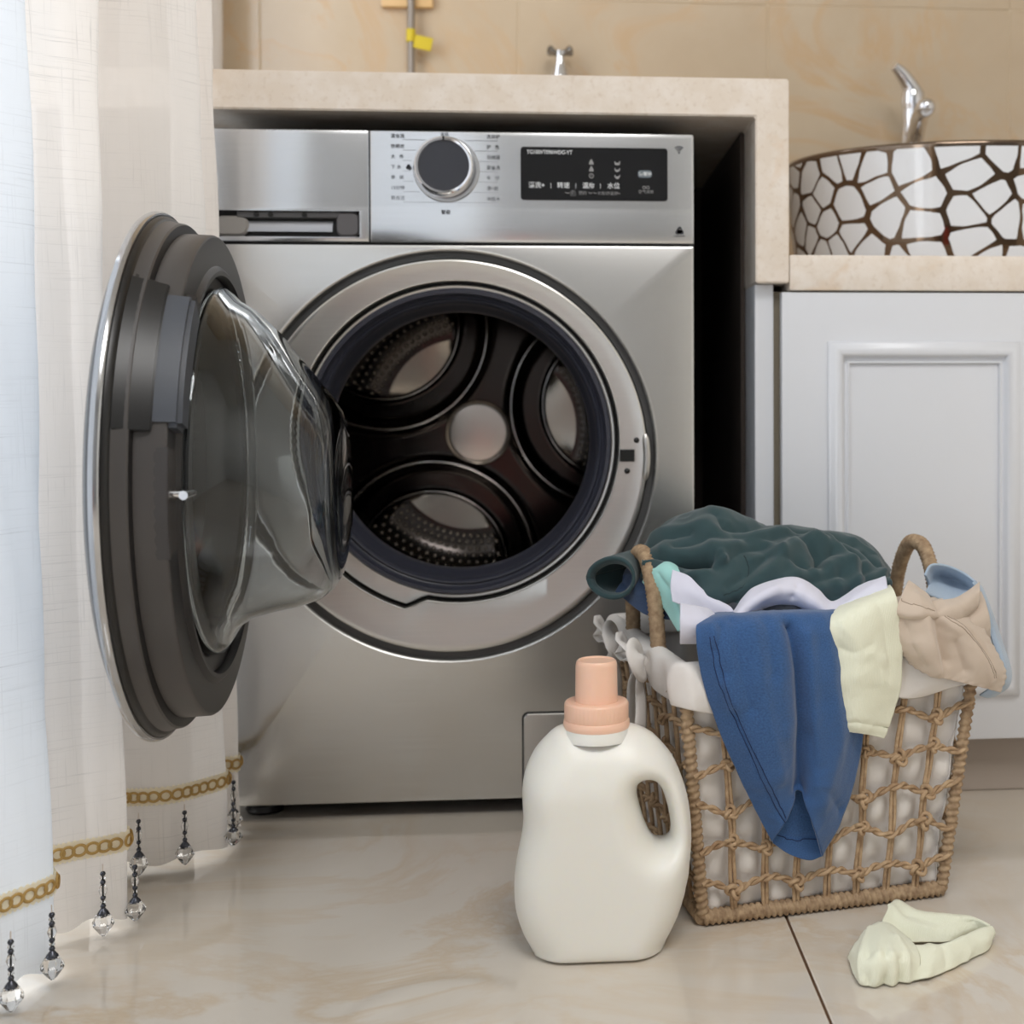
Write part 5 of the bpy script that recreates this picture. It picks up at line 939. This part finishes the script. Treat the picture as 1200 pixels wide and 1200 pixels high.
SEAMS = {'denim_front':[[(0.2710,-0.4006,0.2951),(0.2782,-0.3994,0.2600),(0.2954,-0.3932,0.2162),(0.3206,-0.3851,0.1594),(0.3372,-0.3745,0.1251),(0.3475,-0.3703,0.1070)],[(0.2756,-0.4017,0.2965),(0.2836,-0.4021,0.2616),(0.3014,-0.3943,0.2109),(0.3250,-0.3873,0.1616),(0.3402,-0.3757,0.1287),(0.3479,-0.3715,0.1127)]],'denim_back':[[(0.3416,-0.3556,0.0902),(0.3574,-0.3512,0.0832),(0.3728,-0.3482,0.0822),(0.3864,-0.3464,0.0819)]],'beige_leg':[[(0.5098,-0.3532,0.3024),(0.5322,-0.3529,0.2864),(0.5515,-0.3486,0.2621),(0.5646,-0.3396,0.2392)],[(0.5135,-0.3529,0.3016),(0.5388,-0.3486,0.2849),(0.5573,-0.3436,0.2609),(0.5691,-0.3362,0.2373)]],'beige_waistband':[[(0.4656,-0.3606,0.3223),(0.4768,-0.3633,0.3172),(0.4891,-0.3627,0.3133),(0.5008,-0.3596,0.3103)]],'green':[[(0.2938,-0.3167,0.3218),(0.3116,-0.3103,0.3280),(0.3216,-0.3010,0.3409),(0.3192,-0.2870,0.3568)]]}
from mathutils import noise as mnoise
def crom(P_, t):
    n_ = len(P_) - 1; x_ = t * n_; i = min(int(x_), n_ - 1); x_ -= i
    g_ = lambda k: P_[k] if 0 <= k <= n_ else (2 * P_[0] - P_[1] if k < 0 else 2 * P_[n_] - P_[n_ - 1])
    a, b, c, d = g_(i - 1), g_(i), g_(i + 1), g_(i + 2)
    return .5 * (2 * b + (c - a) * x_ + (2 * a - 5 * b + 4 * c - d) * x_ * x_ + (3 * b - a - 3 * c + d) * x_ ** 3)
def cloth(name, key, m, parent, nu=60, nv=60, wr=.0015, wscale=28, thick=.0022, seed=0, edge=0.0, puff=0.0, flip=1):
    ctrl, rid = PATCH[key]; ctrl = [[np.array(p) for p in r] for r in ctrl]
    Rr = [[crom(r, i / (nu - 1)) for i in range(nu)] for r in ctrl]
    S = np.array([[crom([Rr[k][i] for k in range(len(Rr))], j / (nv - 1)) for i in range(nu)] for j in range(nv)])
    du = np.gradient(S, axis=1); dv = np.gradient(S, axis=0); N_ = np.cross(du, dv); N_ /= np.maximum(np.linalg.norm(N_, axis=2, keepdims=True), 1e-9)
    camp = np.array([.1335, -1.6, .53]); sgn = np.sign(((camp - S) * N_).sum(2).mean()) * flip; N_ = N_ * (sgn if sgn else 1)
    D_ = np.zeros(S.shape[:2])
    for pl, amp, wd in rid:
        Q = np.array(pl); best = np.full(S.shape[:2], 9.)
        for a, b in zip(Q[:-1], Q[1:]):
            ab = b - a; t = np.clip(((S - a) * ab).sum(2) / max((ab * ab).sum(), 1e-12), 0, 1); best = np.minimum(best, np.linalg.norm(S - (a + t[..., None] * ab), axis=2))
        D_ += amp * np.exp(-(best / wd) ** 1.5)
    for j in range(nv):
        for i in range(nu):
            p = Vector(S[j, i]) * wscale + Vector((seed, 0, 0)); D_[j, i] += wr * (mnoise.noise(p) + .6 * (1 - 2 * abs(mnoise.noise(p * 1.7 + Vector((5, 3, 1)))))) 
            if edge: 
                e_ = min(i, nu - 1 - i, j, nv - 1 - j) / 5
                if e_ < 1: D_[j, i] += edge * (1 - e_) * math.sin((i + j) * .9)
    S_base = S; S = S + N_ * D_[..., None]
    L = np.linalg.norm(np.diff(S, axis=1), axis=2).sum(1).mean(); H = np.linalg.norm(np.diff(S, axis=0), axis=2).sum(0).mean()
    me = grid_mesh(name, nu, nv, lambda i, j: tuple(S[j, i]), False, lambda i, j: (i / (nu - 1) * L, j / (nv - 1) * H)); me.shade_smooth()
    o = link(name, me, m); 
    if parent: o.parent = parent; o.matrix_parent_inverse = Matrix.Translation(-parent.location)
    md = o.modifiers.new('thickness', 'SOLIDIFY'); md.thickness = thick; md.offset = 0
    for q in SEAMS.get(key, []):        # stitched seams follow the finished surface
        path = []
        for p in spline(q, 60):
            k = int(((S_base - p) ** 2).sum(2).argmin()); path.append(S.reshape(-1, 3)[k] + N_.reshape(-1, 3)[k] * (thick * .5 + .0001))
        P2 = [path[0]] + [(path[i - 1] + path[i] * 2 + path[i + 1]) / 4 for i in range(1, len(path) - 1)] + [path[-1]]
        t = tube('seam', [p for i, p in enumerate(P2) if i == 0 or np.linalg.norm(p - P2[i - 1]) > 1e-5], .00045, SEAMMAT[name] if name in SEAMMAT else M['thread'], None, 5); t.parent = o
    return o
def M_cloth(name, c1, c2, weave=900, strength=.35, rough=.9, sheen=.3, stripes=None):
    x = NT(name); c = x.coord('UV'); n1 = x.noise(c, weave, 2); n2 = x.noise(c, 40, 3); col = x.mix(n1, c1, c2)
    h = n1
    if stripes:
        wv = x.n('ShaderNodeTexWave', wave_type='BANDS', bands_direction='X'); x.t.links.new(c, wv.inputs['Vector']); wv.inputs['Scale'].default_value = stripes; wv.inputs['Distortion'].default_value = .6; wv.inputs['Detail'].default_value = 1; wv.inputs['Detail Scale'].default_value = 8
        h = x.math('ADD', wv.outputs['Fac'], x.math('MULTIPLY', n1, .5)); col = x.mix(x.math('MULTIPLY', wv.outputs['Fac'], .25), col, tuple(k * .85 for k in c1[:3]) + (1,))
    x.P(Base_Color=col, Roughness=rough); x.p.inputs['Sheen Weight'].default_value = sheen; x.bump(h, strength, .0006); return x.m
M['denim'] = M_cloth('blue_denim', srgb(24, 56, 104), srgb(66, 108, 160), 600, .5)
M['jeans'] = M_cloth('dark_jeans', srgb(34, 52, 82), srgb(70, 92, 126), 600, .4)
M['green'] = M_cloth('dark_green_cotton', srgb(34, 58, 62), srgb(48, 74, 78), 2200, .15)
M['sockyellow'] = M_cloth('pale_yellow_rib', srgb(236, 238, 212), srgb(246, 246, 228), 900, .35, .9, .2, 260)
M['beige'] = M_cloth('beige_cotton', srgb(196, 178, 160), srgb(212, 196, 180), 1800, .25)
M['lightblue'] = M_cloth('light_blue_denim', srgb(150, 170, 192), srgb(188, 204, 220), 1200, .35)
M['tee'] = M_cloth('lilac_white_jersey', srgb(214, 214, 230), srgb(226, 226, 240), 2000, .15)
M['mint'] = M_cloth('mint_cotton', srgb(150, 208, 204), srgb(176, 226, 220), 2000, .15)
M['charcoal'] = M_cloth('charcoal_cloth', srgb(40, 44, 52), srgb(60, 66, 76), 1500, .3)
M['thread'] = flat('dark_thread', srgb(18, 34, 74), .8)
SEAMMAT = {'leg': flat('beige_thread', srgb(150, 132, 114), .8), 'waistband': flat('beige_thread_light', srgb(158, 140, 122), .8), 'heap': flat('green_thread', srgb(22, 38, 42), .8)}
def garment(name, loc, label, cat): o = empty(name, loc); tag(o, label, cat, 'laundry in the basket'); return o
g1 = garment('denim_shorts', (.345, -.37, .27), 'blue denim garment leg hanging over the front of the basket', 'clothing')
cloth('leg_front', 'denim_front', M['denim'], g1, 90, 110, .0009, 40, .0022, 1); cloth('leg_back', 'denim_back', M['denim'], g1, 40, 40, .0005, 40, .0018, 2)
g2 = cloth('hanging_sock', 'sock_leg', M['sockyellow'], None, 60, 80, .0008, 45, .0050, 3); tag(g2, 'pale yellow ribbed sock draped over the basket rim beside the denim', 'sock', 'laundry in the basket')
g3 = garment('beige_trousers', (.51, -.33, .27), 'beige cotton trousers bunched over the basket corner below the rear handle', 'clothing')
cloth('leg', 'beige_leg', M['beige'], g3, 80, 80, .0010, 40, .0022, 4, .0006); cloth('waistband', 'beige_waistband', M['beige'], g3, 70, 40, .0008, 40, .0028, 5); cloth('inner_fold', 'beige_fold', M['beige'], g3, 50, 50, .0010, 40, .0022, 6)
g4 = garment('light_blue_jeans', (.56, -.30, .27), 'faded light blue jeans with rolled cuff behind the beige trousers', 'clothing')
cloth('cuff', 'blue_cuff', M['lightblue'], g4, 50, 30, .0008, 40, .0024, 7); cloth('drape', 'blue_drape', M['lightblue'], g4, 24, 60, .0006, 40, .0022, 8)
g5 = cloth('white_tee', 'tee', M['tee'], None, 140, 40, .0008, 35, .0020, 9); tag(g5, 'lilac white jersey garment looped between the green garment and the denim', 'clothing', 'laundry in the basket')
g6 = cloth('dark_jeans', 'jeans', M['jeans'], None, 80, 60, .0018, 30, .0024, 10); tag(g6, 'dark blue jeans squeezed under the green garment near the left handle', 'clothing', 'laundry in the basket')
g7 = cloth('charcoal_garment', 'striped', M['charcoal'], None, 60, 40, .0016, 40, .0020, 11); tag(g7, 'charcoal grey garment glimpsed inside the lilac loop', 'clothing', 'laundry in the basket')
g8 = cloth('mint_garment', 'mint', M['mint'], None, 50, 50, .0010, 40, .0022, 12); tag(g8, 'mint green garment rolled against the left basket handle', 'clothing', 'laundry in the basket')
g9 = cloth('lilac_garment', 'lilac', M['tee'], None, 40, 30, .0008, 40, .0020, 13); tag(g9, 'pale lilac scrap of cloth between mint garment and dark jeans', 'clothing', 'laundry in the basket')
g10 = garment('green_sweatpants', (.35, -.21, .30), 'dark green cotton garment heaped on top of the laundry basket', 'clothing')
cloth('heap', 'green', M['green'], g10, 190, 150, .0030, 24, .0030, 14); cloth('cuff_end', 'green_cuff', M['green'], g10, 50, 40, .0008, 30, .0034, 15)
fs_ = garment('floor_sock', (.48, -.42, 0), 'pale yellow sock lying crumpled on the floor tiles', 'sock'); del fs_['group']
cloth('toe', 'fsock_toe', M['sockyellow'], fs_, 60, 60, .0006, 60, .0018, 16); cloth('back_band', 'fsock_back', M['sockyellow'], fs_, 70, 40, .0005, 50, .0018, 17); cloth('front_band', 'fsock_front', M['sockyellow'], fs_, 70, 40, .0005, 50, .0018, 18)
# filling so that nothing shows the empty inside of the bag
